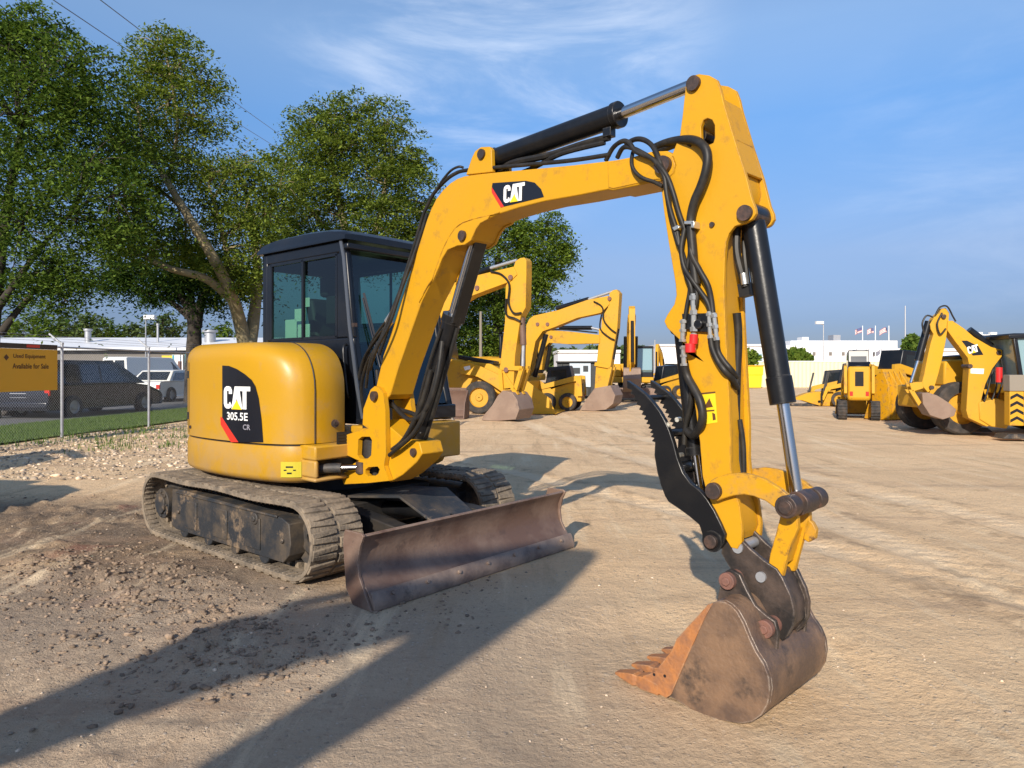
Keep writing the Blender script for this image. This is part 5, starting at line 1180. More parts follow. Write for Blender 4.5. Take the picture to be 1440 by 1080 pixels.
SG = T('wall_poster', 'narrow teal poster with white centre on the low building beside the dark trunk', 'poster', at(266, 507, 49.9).x, 49.9); mb = MB(); mb.box(-.28, .28, -.04, .04, 1.4, 2.5); pw = mb.build('panel', M['teal'], SG); mb = MB(); mb.box(-.10, .10, -.045, .03, 1.45, 2.45); mb.build('stripe', M['white'], pw)

# ---------------- background excavators
def link_rect(mb, Wf, pts, q, th, w=None): mb.prism(pts, q+th/2, q-th/2, Wf)
def bg_machine(name, label, x, y, ang, arms, group=None, cabm=M['blueglass'], body=True, scale=1.0, cat='excavator', back=3.2, AFr=None):
    """arms: dict of traced polygons (px) on the arm plane AFr"""
    t = T(name, label, cat, x, y, ang, group); RF = Fr(x, y, ang); k = scale
    for sg in (-1, 1):
        P = belt_pts(-1.45*k, 1.45*k, .40*k, .42*k, .16*k); mb = MB(); belt(mb, P, -sg*.75*k, -sg*1.25*k, .05*k)
        for i, (a, z, c, d) in enumerate(P): lug(mb, a, z, c, d, -sg*.75*k, -sg*1.25*k, .05*k, .03*k)
        tr_ = mb.build('track', M['darksteel'], t); mb = MB(); mb.prism([(-1.3*k, .2*k), (1.3*k, .2*k), (1.3*k, .62*k), (-1.3*k, .66*k)], sg*.85*k, sg*1.15*k, W)
        for i in range(5): mb.cyl(W((-1.1+.55*i)*k, sg*.9*k, .16*k), W((-1.1+.55*i)*k, sg*1.2*k, .16*k), .11*k, n=12)
        mb.build('track_frame', M['under'], tr_, bev=.01)
    mb = MB(); mb.box(-1.0*k, 1.0*k, -.75*k, .75*k, .35*k, .8*k); mb.cyl((0, 0, .75*k), (0, 0, .98*k), .6*k, n=24); mb.build('undercarriage_frame', M['under'], t)
    mb = MB(); pl_o = [(1.15, -1.2), (1.15, 1.2), (-1.3, 1.2), (-1.75, .8), (-1.9, 0), (-1.75, -.8), (-1.3, -1.2)]
    mb.loft([[W(a*k, b*k, h*k) for a, b in pl_o] for h in (.95, 1.25)]); mb.loft([[W(a*k, b*k, h*k) for a, b in [(-.2, -1.18), (-.2, 1.18), (-1.3, 1.18), (-1.75, .78), (-1.88, 0), (-1.75, -.78), (-1.3, -1.18)]] for h in (1.255, 1.95)])
    mb.box(-.19*k, 1.0*k, -1.15*k, -.45*k, 1.256*k, 1.9*k)
    mb.build('house', M['yellow_bg'], t, bev=.06*k)
    mb = MB(); cb = [(.98, 1.26), (1.10, 1.6), (.95, 2.75), (-.15, 2.8), (-.15, 1.26)]
    for r_ in (.28, 1.16):
        for p, q_ in zip(cb, cb[1:]+cb[:1]): mb.bar(W(p[0]*k, -r_*k, p[1]*k), W(q_[0]*k, -r_*k, q_[1]*k), .07*k, .07*k)
    mb.box(-.2*k, 1.0*k, .25*k, 1.19*k, 2.76*k, 2.86*k); mb.box(-.15*k, 1.0*k, .26*k, 1.18*k, 1.26*k, 1.50*k)
    c_ = mb.build('cab', M['cabblack'], t, bev=.015*k)
    mb = MB(); mb.prism([(a*k*.985, b*k) for a, b in [(.96, 1.5), (1.07, 1.62), (.93, 2.74), (-.13, 2.76), (-.13, 1.5)]], -.30*k, -1.14*k, W); mb.build('cab_glass', cabm, c_, smooth=0)
    AFr = AFr or RF
    AWf = lambda s, q, t_: RF.L(AFr.W(s, q, t_))
    def part(nm, px, hw, m, par=t, world=None):
        pts = world if world else AFr.tr(px, hw); b = MB(); b.prism(pts, hw, -hw, AWf); return b.build(nm, m, par, bev=.01)
    Bm = part('boom', arms['boom'], .19*k, M['yellow_bg']) if 'boom' in arms else None
    Sm = part('stick', arms['stick'], .16*k, M['yellow_bg']) if 'stick' in arms else None
    if 'bucket' in arms:
        bk = part('bucket', arms['bucket'], .42*k, M['rust_bg'])
    for (a, b, r_, mm) in arms.get('cyl', []):
        (s0, t0), (s1, t1) = AFr.tr([a, b], 0); q_ = MB(); q_.cyl(AWf(s0, 0, t0), AWf(s1, 0, t1), r_, n=12); q_.build('cylinder', M[mm], Bm or t)
    for (a, b, r_) in arms.get('bars', []):
        (s0, t0), (s1, t1) = AFr.tr([a, b], .1); q_ = MB()
        q_.bar(AWf(s0, .16, t0), AWf(s1, .16, t1), r_, r_, up=AWf(0, 1, 0)-AWf(0, 0, 0)); q_.bar(AWf(s0, -.16, t0), AWf(s1, -.16, t1), r_, r_, up=AWf(0, 1, 0)-AWf(0, 0, 0)); q_.build('link', M['yellow_bg'], Sm or t)
    for pts in arms.get('hoses', []):
        q_ = MB(); q_.tube([AWf(*(lambda z: (z[0], .22*k, z[1]))(AFr.un(a, b, .22*k))) for a, b in pts], .03*k, n=6); q_.build('hose', M['hose'], Bm or t, smooth=60)
    for a, b in arms.get('pins', []):
        s0, t0 = AFr.un(a, b, .2*k); q_ = MB(); q_.cyl(AWf(s0, .225*k, t0), AWf(s0, -.225*k, t0), .07*k, n=14); q_.build('pin', M['pinred'], Bm or t)
    return t, AWf, AFr
def afr(px, y, ang): p = at(px, 520, y); return Fr(p.x, p.y, ang)
G_ = 'yellow machines parked across the yard'
F1 = afr(712, 19.6, -30)
bg_machine('excavator', 'excavator with tall upright stick and bucket on the dirt, nearest seen under the raised boom', *(F1.W(-5.6, 0, 0).xy), -30,
 dict(boom=[(722, 375), (727, 386), (717, 396), (690, 406), (661, 417), (625, 440), (600, 475), (585, 520), (560, 520), (572, 470), (592, 430), (625, 402), (667, 388), (700, 380)],
      stick=[(725, 367), (731, 363), (737, 362), (740, 366), (740, 385), (739, 432), (732, 445), (724, 500), (722, 545), (706, 547), (703, 515), (707, 480), (710, 452), (711, 402), (718, 388)],
      bucket=[(707, 549), (720, 552), (727, 562), (730, 576), (725, 590), (700, 592), (677, 591), (680, 584), (692, 570), (700, 556)],
      cyl=[((734, 447), (736, 485), .09, 'rust'), ((736, 485), (735, 517), .05, 'galv'), ((664, 388), (690, 377), .08, 'black'), ((690, 377), (727, 366), .045, 'galv'), ((640, 420), (600, 520), .09, 'black')],
      bars=[((706, 517), (737, 518), .12), ((736, 518), (727, 548), .12), ((706, 520), (708, 548), .12), ((722, 542), (729, 556), .12), ((708, 520), (724, 545), .06)], hoses=[[(690, 382), (705, 386), (716, 400), (715, 425), (722, 440), (733, 440)], [(712, 420), (712, 442), (724, 448), (732, 452)]], pins=[(671, 405), (718, 390), (712, 520)]), G_, AFr=F1, scale=1.0, cabm=M['carglass'])
F2 = afr(848, 24.2, -28)
bg_machine('excavator', 'excavator with arched boom and grey bucket, right of the tall upright stick', *(F2.W(-4.0, 0, 0).xy), -28,
 dict(boom=[(739, 500), (740, 457), (744, 449), (750, 444), (785, 436), (825, 422), (855, 416), (857, 428), (845, 440), (812, 447), (780, 460), (763, 466), (753, 480), (745, 520), (739, 530)],
      stick=[(857, 412), (862, 408), (867, 407), (871, 412), (868, 460), (861, 500), (856, 532), (850, 554), (836, 547), (838, 515), (845, 475), (846, 447), (855, 432)],
      bucket=[(836, 546), (858, 542), (865, 556), (862, 568), (852, 576), (835, 578), (815, 577), (824, 562)],
      cyl=[((783, 434), (828, 421), .09, 'black'), ((828, 421), (864, 409), .05, 'galv'), ((768, 470), (752, 530), .09, 'black'), ((869, 462), (862, 505), .06, 'black')],
      bars=[((838, 512), (860, 516), .12), ((860, 516), (853, 546), .12)], hoses=[[(835, 424), (847, 432), (849, 450), (858, 462), (866, 468)], [(846, 442), (844, 462), (856, 474), (864, 478)]], pins=[(756, 456), (770, 456), (857, 420)]), G_, AFr=F2, scale=.95, cabm=M['carglass'])
F3 = afr(850, 28.5, -28)
bg_machine('excavator', 'excavator with low level boom half hidden behind the arched boom machine', *(F3.W(-4.3, 0, 0).xy), -28,
 dict(boom=[(752, 520), (756, 478), (762, 467), (775, 464), (800, 466), (843, 471), (843, 483), (797, 484), (772, 482), (765, 490), (762, 520)],
      stick=[(842, 462), (850, 462), (852, 480), (850, 530), (845, 553), (838, 550), (838, 520), (842, 480)], bucket=[(836, 548), (850, 548), (856, 560), (848, 570), (826, 570), (830, 560)],
      cyl=[((787, 461), (832, 461), .09, 'black'), ((832, 461), (845, 464), .05, 'galv'), ((774, 486), (768, 520), .09, 'black')], pins=[(775, 474), (762, 474)], hoses=[[(765, 463), (800, 464), (840, 468)]]), G_, AFr=F3, scale=1.0, cabm=M['carglass'])
F4 = afr(884, 29.5, -86)
def arm_std(k=1.0):
    bm = [(.9, 1.5), (.6, 1.9), (1.2, 3.1), (1.9, 3.95), (3.0, 4.35), (3.25, 4.2), (3.1, 3.95), (2.1, 3.45), (1.6, 2.8), (1.15, 1.5)]
    st = [(2.75, 4.55), (3.1, 4.75), (3.35, 4.6), (3.45, 3.9), (3.35, 1.9), (3.1, 1.75), (3.05, 2.0), (3.05, 3.9)]
    bk_ = [(3.0, 1.75), (3.4, 1.7), (3.65, 1.2), (3.5, .75), (3.1, .55), (2.5, .75), (2.8, 1.2)]
    return bm, st, bk_
def std_machine(name, label, x, y, ang, k=1.0, group=None, cabm=M['blueglass'], reach=1.0, lift=0.0, curl=0.0):
    t, AWf, AFr = bg_machine(name, label, x, y, ang, {}, group, cabm, scale=k)
    bm, st, bk_ = arm_std(); sc = lambda P: [(a*k*reach, (b)*k) for a, b in P]
    B_ = MB(); B_.prism(sc(bm), .19*k, -.19*k, AWf); B_ = B_.build('boom', M['yellow_bg'], t, bev=.01)
    S_ = MB(); S_.prism([(a-curl*max(0, 4.6*k-b), b) for a, b in sc(st)], .15*k, -.15*k, AWf); S_ = S_.build('stick', M['yellow_bg'], t, bev=.01)
    q = MB(); q.prism([(a-curl*(4.6*k-b), b) for a, b in sc(bk_)], .42*k, -.42*k, AWf); q.build('bucket', M['rust_bg'], t, bev=.02)
    for sg in (-1, 1):
        q = MB(); q.cyl(AWf(1.2*k*reach, sg*.28*k, 1.3*k), AWf(2.0*k*reach, sg*.28*k, 3.3*k), .08*k, n=12); q.build('cylinder', M['black'], B_)
    q = MB(); q.cyl(AWf(1.7*k*reach, 0, 4.1*k), AWf(2.8*k*reach, 0, 4.6*k), .08*k, n=12); q.build('cylinder', M['black'], B_)
    q = MB(); q.cyl(AWf(3.5*k*reach-curl*.6*k, 0, 4.0*k), AWf(3.55*k*reach-curl*2.6*k, 0, 2.0*k), .075*k, n=12); q.build('cylinder', M['black'], S_)
    q = MB(); q.bar(AWf(3.3*k*reach-curl*2.5*k, .1*k, 2.1*k), AWf(3.65*k*reach-curl*2.7*k, .1*k, 1.9*k), .08*k, .1*k); q.bar(AWf(3.65*k*reach-curl*2.65*k, .1*k, 1.95*k), AWf(3.4*k*reach-curl*3.1*k, .1*k, 1.5*k), .08*k, .1*k); q.build('link', M['yellow_bg'], S_)
    return t
E4 = F4.W(-3.1, 0, 0)
t4 = std_machine('excavator', 'excavator facing the camera with pale blue cab glass, just left of the black thumb', E4.x+.75, E4.y, -97, .86, G_)
mb = MB(); mb.box(1.75, 1.85, -1.1, 1.1, .15, .62); mb.bar((.9, .5, .4), (1.8, .5, .4), .12, .12); mb.bar((.9, -.5, .4), (1.8, -.5, .4), .12, .12); mb.build('dozer_blade', M['blade'], t4, bev=.02)
std_machine('excavator', 'small excavator partly hidden behind the thumb, right of the pale blue cab', *(at(936, 520, 44).xy), -120, .62, G_, reach=.8)
# neighbouring machines standing behind the photographer : their shadows reach into the picture
SHX, SHY = -5.65, -3.70
shm, AWs, _f = bg_machine('excavator', 'excavator standing behind the photographer whose raised arm shadows the foreground dirt', -6.3, -3.7, 0, {}, None)
q = MB(); q.prism([(.65, 1.5), (1.2, 2.6), (2.0, 3.42), (2.21, 4.02), (2.6, 4.14), (3.2, 4.4), (3.55, 4.75), (3.85, 4.75), (3.8, 4.5), (3.3, 3.97), (2.86, 3.71), (2.67, 3.59), (2.39, 3.29), (1.6, 2.3), (1.0, 1.4)], .08, -.08, AWs); q.build('boom', M['yellow_bg'], shm, bev=.01)
q = MB(); q.prism([(3.55, 4.85), (3.88, 4.8), (3.84, 4.3), (3.64, 3.72), (3.42, 3.25), (3.25, 1.7), (2.95, 1.6), (3.0, 2.6), (3.14, 3.25), (3.32, 3.92), (3.52, 4.4)], .10, -.10, AWs); q.build('stick', M['yellow_bg'], shm, bev=.01)
q = MB(); q.prism([(3.0, 1.6), (3.4, 1.65), (3.6, 1.2), (3.45, .75), (3.1, .55), (2.5, .75), (2.8, 1.2)], .42, -.42, AWs); q.build('bucket', M['rust_bg'], shm, bev=.01)
q = MB(); q.cyl(AWs(2.3, 0, 4.15), AWs(3.6, 0, 4.85), .06, n=12); q.build('cylinder', M['black'], shm)
std_machine('excavator', 'excavator standing out of frame at the left, its body shading the ground behind the tracks', -7.7, 4.3, 180, .9, None)

# ---------------- backhoe loaders
def loader_wheel(t, x, y, z, r, w, sgn): 
    o = wheel(t, x, y, z, r, w, M['yellow_bg'], sgn)
    return o
FB = afr(690, 23.6, -12)
bx = FB.W(-2.0, 0, 0)
BHs = T('backhoe_loader', 'backhoe loader with round yellow wheel hub and front bucket, behind the tall upright stick', 'loader', bx.x, bx.y, -12, G_)
LW = lambda s, q, t_: BHs_f.L(FB.W(s, q, t_)); BHs_f = Fr(bx.x, bx.y, -12)
hubs, hubz = FB.un(675, 561, 1.0)
for q_ in (1.0, -1.0): 
    c_ = LW(hubs, q_, hubz); loader_wheel(BHs, c_.x, c_.y, .52, .52, .34, -1 if q_ > 0 else 1)
for q_ in (1.0, -1.0):
    c_ = LW(hubs-2.2, q_*1.02, .75); loader_wheel(BHs, c_.x, c_.y, .75, .75, .45, -1 if q_ > 0 else 1)
mb = MB(); s0 = hubs
mb.prism([(s0-2.6, .7), (s0+.7, .6), (s0+.8, 1.25), (s0+.2, 1.6), (s0-1.2, 1.75), (s0-1.25, 1.9), (s0-2.6, 1.9)], .42, -.42, LW); mb.build('body', M['yellow_bg'], BHs, bev=.04)
mb = MB(); mb.prism([(s0-.9, 1.76), (s0+.3, 1.56), (s0+.3, 1.68), (s0-.9, 1.88)], .40, -.40, LW); mb.build('hood_top', M['black'], BHs, bev=.02)
mb = MB(); mb.prism([(s0-1.3, 1.6), (s0-1.2, 1.9), (s0-1.35, 2.75), (s0-2.9, 2.75), (s0-3.0, 1.2), (s0-2.4, 1.2)], .7, -.7, LW); mb.build('cab', M['cabblack'], BHs, bev=.03)
al = FB.tr([(647, 516), (651, 512), (662, 510), (676, 515), (700, 526), (716, 538), (728, 552), (738, 566), (733, 574), (722, 560), (706, 551), (690, 540), (672, 530), (658, 527), (648, 526)], .62)
for q1_, q2_ in ((.66, .56), (-.56, -.66)): mb = MB(); mb.prism(al, q1_, q2_, LW); mb.build('loader_arm', M['yellow_bg'], BHs, bev=.01)
mb = MB(); mb.prism(FB.tr([(652, 516), (661, 514), (662, 519), (654, 521)], .66), .665, .66, LW); mb.build('label', M['white'], BHs)
bkp = FB.tr([(735, 548), (745, 549), (748, 556), (742, 575), (745, 588), (776, 586), (776, 589), (744, 591), (732, 580), (729, 562)], 1.1)
s_a, _ = FB.un(738, 549, 1.1); bkp = [(s_a, 1.02), (s_a+.10, 1.04), (s_a+.05, .75), (s_a+.08, .40), (s_a+.28, .10), (s_a+1.0, .05), (s_a+1.0, .02), (s_a+.25, .03), (s_a-.02, .30), (s_a-.08, .72)]
mb = MB(); mb.prism(bkp, 1.12, -1.12, LW)
for q_ in (1.12, -1.12): mb.prism([(s_a, 1.02), (s_a+.10, 1.04), (s_a+.75, .55), (s_a+1.0, .03), (s_a+.25, .02), (s_a-.03, .30), (s_a-.08, .72)], q_+.02, q_-.02, LW)
mb.build('front_bucket', M['yellow_bg'], BHs, bev=.008)
# grey bucket behind the lower boom, dark dumpster with poster
p = gp(633, 588); BK2 = T('spare_bucket', 'dark grey wide steel bucket lying on the dirt behind the boom cylinder', 'bucket', p.x, p.y, -12, None)
mb = MB(); sec = [(0, .02), (.55, .02), (.55, .05), (.2, .08), (.06, .25), (.04, .6), (.12, .80), (.08, .82), (0, .62), (-.03, .28)]
mb.loft([[Vector((x_, -a, b)) for a, b in sec] for x_ in (-.55, .55)]); 
for x_ in (-.56, .56): mb.loft([[Vector((x_+o_, -a, b)) for a, b in [(0, .02), (.55, .02), (.45, .45), (.12, .82), (0, .62), (-.03, .28)]] for o_ in (-.015, .015)])
mb.build('shell', M['rust'], BK2, bev=.005); mb = MB(); mb.bar((-.5, 0, .85), (.5, 0, .85), .06, .06); mb.build('top_bar', M['rust'], BK2)
p = gp(618, 600); PO = T('leaning_plank', 'pair of weathered boards leaning together beyond the boom foot', 'plank', p.x, p.y, 0)
mb = MB(); mb.bar((-.10, 0, 0), (.05, .1, .9), .08, .04); mb.build('board', M['wood'], PO); mb = MB(); mb.bar((.42, 0, 0), (.0, .1, .85), .09, .04); mb.build('board', M['wood'], PO)
p = at(818, 520, 36); DU = T('dumpster', 'dark dumpster with a pale blue poster between the arched booms and the stick', 'dumpster', p.x, p.y, -4)
mb = MB(); mb.loft([[Vector((a, b, h)) for a, b in ((-1.1-k_, -.7), (1.1+k_, -.7), (1.1+k_, .7), (-1.1-k_, .7))] for h, k_ in ((0.05, 0), (1.75, .15))]); 
for x_ in (-1.0, -.35, .35, 1.0): mb.box(x_-.04, x_+.04, -.78, -.70, .05, 1.7)
DB = mb.build('box', M['dumpster'], DU, bev=.02); mb = MB(); mb.box(-.62, .42, -.80, -.785, .55, 1.72); mb.build('poster', M['poster'], DB); mb = MB(); mb.box(-.45, -.1, -.803, -.80, 1.2, 1.5); mb.box(.05, .3, -.803, -.80, 1.3, 1.6); mb.build('poster_print', M['dumpster'], DB); mb = MB(); mb.box(-1.3, 1.3, -.85, .85, 1.755, 1.83); mb.build('lid', M['dumpster'], DB, bev=.02)
p = at(1056, 520, 54); BN = T('waste_bin', 'yellow waste bin standing left of the cream fence', 'bin', p.x, p.y, 0)
mb = MB(); mb.loft([[Vector((a, b, h)) for a, b in ((-.62-k_, -.5-k_), (.62+k_, -.5-k_), (.62+k_, .5), (-.62-k_, .5))] for h, k_ in ((0.05, 0), (1.0, .05), (1.02, .10), (1.65, .12))]); bb = mb.build('box', M['decalyellow'], BN, bev=.02); mb = MB(); mb.box(-.78, .78, -.66, .54, 1.655, 1.75); mb.build('lid', M['yellow_bg'], bb, bev=.02)

# cream fence, white buildings, flags, poles
x0_, x1_ = at(1068, 0, 57).x, at(1300, 0, 57).x
CF = T('sheet_metal_fence', 'long cream corrugated metal fence closing off the right side of the yard', 'fence', x0_, 57, 0)
mb = MB(); n_ = int((x1_-x0_)/.16); pr = []
for i in range(n_+1): pr.append((i*.16, 0 if i % 2 else .05))
pr2 = []
for (a, b) in pr: pr2 += [(a-.03, b), (a+.03, b)]
mb.loft([[Vector((a, b, z_)) for a, b in pr2]+[Vector((a, b+.02, z_)) for a, b in pr2[::-1]] for z_ in (0, 2.05)]); mb.build('sheet', M['cream'], CF, smooth=0); mb = MB(); mb.box(-.1, x1_-x0_+.1, -.03, .1, 2.051, 2.11); mb.build('cap_rail', M['white'], CF)
WB = T('warehouse', 'long white flat roofed warehouse with small square windows beyond the cream fence', 'building', at(1190, 0, 110).x, 110, 0)
def box_local(par, nm, px0, px1, py0, py1, y, dy, m, ox, oy, bev=0):
    a = at(px0, py0, y); b = at(px1, py1, y); mb = MB(); mb.box(a.x-ox, b.x-ox, y-oy, y-oy+dy, max(b.z, 0), a.z); return mb.build(nm, m, par, bev=bev)
wx = at(1190, 0, 110).x
box_local(WB, 'wall', 1098, 1262, 486, 560, 110, 14, M['wallwhite'], wx, 110); box_local(WB, 'roof_block', 1112, 1262, 479, 485.9, 112, 14, M['roofwhite'], wx, 110); box_local(WB, 'roof_unit', 1172, 1182, 471, 478.8, 114, 2, M['galv'], wx, 110); box_local(WB, 'roof_unit', 1128, 1137, 474, 478.8, 114, 2, M['roofwhite'], wx, 110)
for px in (1145, 1168, 1186, 1208, 1230): box_local(WB, 'window', px-2, px+2, 495, 500, 109.93, .1, M['wallgrey'], wx, 110)
WB2 = T('warehouse', 'lower white warehouse wing running right behind the parked machines', 'building', at(1330, 0, 112).x, 112, 0); wx = at(1330, 0, 112).x
box_local(WB2, 'wall', 1255, 1450, 494, 560, 112, 12, M['wallwhite'], wx, 112); box_local(WB2, 'roof', 1254, 1452, 490, 493.9, 111.7, 13, M['roofwhite'], wx, 112)
WB3 = T('warehouse', 'white building strip glimpsed between the stick and the bucket cylinder', 'building', at(1050, 0, 115).x, 115, 0); wx = at(1050, 0, 115).x
box_local(WB3, 'wall', 925, 1100, 487, 560, 115, 12, M['wallwhite'], wx, 115); box_local(WB3, 'roof', 924, 1101, 484, 486.9, 114.7, 13, M['roofwhite'], wx, 115)
for px in (1068, 1080): box_local(WB3, 'door', px-4, px+4, 497, 520, 114.9, .3, M['blueglass'], wx, 115)
WB4 = T('warehouse', 'small white building seen below the low level boom', 'building', at(820, 0, 95).x, 95, 0); wx = at(820, 0, 95).x
box_local(WB4, 'wall', 785, 872, 496, 550, 95, 10, M['wallwhite'], wx, 95); box_local(WB4, 'roof', 784, 873, 492, 495.9, 94.7, 11, M['roofwhite'], wx, 95)
for i, px in enumerate((1210, 1228, 1247)):
    lab = ('left', 'middle', 'right')[i]
    o_ = at(px+3, 520, 104); FL = T('flagpole', f'{lab} one of three flagpoles with striped flags above the white warehouse', 'flagpole', o_.x, 104, 0, 'three flagpoles beyond the warehouse')
    mb = MB(); mb.cyl((0, 0, 0), (0, 0, at(0, 458, 104).z), .09, .05, n=8); mb.build('pole', M['white'], FL)
    zt = at(0, 460, 104).z; fg = MB()
    def fl(u, v): return Vector((-.1-1.15*u, .35*math.sin(u*5+i), zt-v*.72-.55*u*u-.12*math.sin(u*4+i)))
    for k_ in range(8):
        for j_ in range(7):
            u0, u1 = k_/8, (k_+1)/8; v0, v1 = j_/7, (j_+1)/7
            fg.add([fl(u0, v0), fl(u1, v0), fl(u1, v1), fl(u0, v1)], [(0, 1, 2, 3)], 2 if (u0 < .4 and v0 < .5) else (0 if j_ % 2 == 0 else 1))
    fg.build('flag', [M['flagred'], M['white'], M['flagblue']], FL, fix=False)
def pole(label, px, ytop, y, r0, m='galv', heads=()):
    o_ = at(px, 520, y); P_ = T('light_pole', label, 'pole', o_.x, y, 0); zt = at(0, ytop, y).z
    mb = MB(); mb.cyl((0, 0, 0), (0, 0, zt), r0, r0*.6, n=8); q = mb.build('pole', M[m], P_)
    for dx in heads: 
        mb = MB(); mb.bar((0, 0, zt-.1), (dx, 0, zt), .08, .08); mb.box(dx-.35, dx+.35, -.2, .2, zt-.05, zt+.22); mb.build('lamp_head', M['white'], q)
pole('thin pole with a curved top in front of the white warehouse', 1158, 455, 70, .07, heads=(-.4,))
pole('tall thin lattice mast on the horizon right of the flags', 1273, 430, 150, .18)
pole('light pole with two lamp heads above the backhoe boom', 1386, 470, 80, .08, heads=(-.8, .8))
pole('slim pole standing beyond the pale blue cab', 921, 478, 80, .09)
pole('slim lamp pole above the yellow sign on the low building', 205, 448, 47, .06, heads=(.3,))
pole('grey post standing among the bushes left of the tall upright stick', 676, 438, 36, .10, 'wood')
for i, ((xa, ya), (xb, yb)) in enumerate((((60, -10), (412, 222)), ((128, -10), (420, 208)), ((15, -8), (400, 232)))):
    a_ = at(xa, ya, 30); b_ = at(xb, yb, 78); m_ = a_.lerp(b_, .5)-Vector((0, 0, .15)); d_ = (b_-a_)
    mb = MB(); mb.tube([a_-d_*.3, a_, m_, b_, b_+d_*.5], .022, n=5); o = mb.build('power_line', M['decalblack'], smooth=60, fix=False)
    tag(o, ('middle overhead cable crossing the sky above the left trees', 'upper right overhead cable crossing the sky above the left trees', 'lower left overhead cable nearest the corner above the left trees')[i], 'cable', 'overhead cables at upper left')

# ---------------- machines on the right
FR = afr(1375, 14.9, 172)
bx = FR.W(-2.6, 0, 0); RFR = Fr(bx.x, bx.y, 172)
BH = T('backhoe_loader', 'large backhoe loader at the right edge with folded boom and logo decal', 'loader', bx.x, bx.y, 172, G_)
RW = lambda s, q, t_: RFR.L(FR.W(s, q, t_))
# seen from its left side : camera side is q < 0
def ftr(P, q): return FR.tr(P, q)
def rpart(nm, P, q1_, q2_, m, par=None, bev=.008, qt=None): mb = MB(); mb.prism(ftr(P, qt if qt is not None else q1_), q1_, q2_, RW); return mb.build(nm, m, par or BH, bev=bev)
bm_ = rpart('boom', [(1333, 451), (1340, 451), (1356, 462), (1370, 474), (1394, 488), (1410, 492), (1409, 501), (1396, 518), (1386, 540), (1379, 566), (1377, 583), (1394, 598), (1388, 600), (1362, 588), (1359, 577), (1363, 513), (1361, 503), (1344, 481), (1332, 464)], -.13, .13, M['yellow_bg'])
st_ = rpart('stick', [(1321, 440), (1324, 434), (1330, 433), (1335, 440), (1334, 453), (1330, 480), (1326, 500), (1320, 525), (1314, 545), (1305, 552), (1296, 541), (1300, 525), (1305, 500), (1309, 482), (1313, 470), (1309, 463), (1308, 456), (1314, 446)], -.10, .10, M['yellow_bg'])
rpart('decal', [(1352, 479), (1360, 479), (1376, 487), (1383, 499), (1368, 500)], -.133, -.13, M['decalblack'], bm_, 0)
c0 = np.array(FR.un(1362, 498, -.137)); cx_ = np.array(FR.un(1377, 494, -.137)); cy_ = np.array(FR.un(1359.5, 488, -.137))
wh, ye = MB(), MB(); pf = lambda u_, v_, d: RW(*(lambda z: (z[0], -.137-d, z[1]))(c0+(cx_-c0)*u_/1.86+(cy_-c0)*v_)); cat_logo(wh, ye, pf); wh.build('logo_letters', M['white'], bm_, smooth=0); ye.build('logo_triangle', M['decalyellow'], bm_, smooth=0)
rpart('white_label', [(1365, 518), (1384, 518.5), (1383, 526), (1365, 525)], -.133, -.13, M['white'], bm_, 0)
bk_ = rpart('rear_bucket', [(1297, 553), (1305, 552), (1318, 556), (1334, 566), (1345, 576), (1342, 585), (1326, 590), (1308, 584), (1298, 568)], -.2, .2, M['rust_bg'])
for a, b, r_, mm in (((1306, 452), (1291, 507), .075, 'black'), ((1291, 507), (1281, 538), .035, 'chrome'), ((1362, 464), (1393, 487), .08, 'black')):
    mb = MB(); mb.cyl(RW(*(lambda z: (z[0], 0, z[1]))(FR.un(*a, 0))), RW(*(lambda z: (z[0], 0, z[1]))(FR.un(*b, 0))), r_, n=14); mb.build('cylinder', M[mm], bm_)
for P in ([(1279, 539), (1297, 537), (1299, 546), (1283, 551)], [(1278, 548), (1285, 548), (1296, 566), (1292, 571)]): rpart('link', P, -.12, -.07, M['yellow_bg'], st_); rpart('link', P, .07, .12, M['yellow_bg'], st_, qt=-.12)
for P in ([(1325, 440), (1318, 455), (1322, 470), (1330, 462)], [(1300, 470), (1297, 455), (1303, 444), (1312, 446)], [(1316, 442), (1322, 432), (1332, 431), (1340, 445), (1344, 452)], [(1396, 520), (1390, 545), (1384, 565)], [(1400, 515), (1402, 540), (1395, 562)], [(1408, 505), (1410, 535), (1402, 560)]):
    mb = MB(); mb.tube([RW(*(lambda z: (z[0], -.16, z[1]))(FR.un(*p_, -.16))) for p_ in P], .018, n=6); mb.build('hose', M['hose'], bm_, smooth=60)
for p_ in ((1327, 445), (1364, 515), (1404, 496), (1310, 545)):
    s_, z_ = FR.un(*p_, -.13); mb = MB(); mb.cyl(RW(s_, -.155, z_), RW(s_, .155, z_), .045, n=14); mb.build('pin', M['pin'], bm_)
rpart('swing_post', [(1377, 566), (1402, 560), (1420, 566), (1424, 590), (1416, 603), (1394, 600), (1378, 590)], -.16, .16, M['yellow_bg'], bev=.02)
sx, _ = FR.un(1414, 560, 0); 
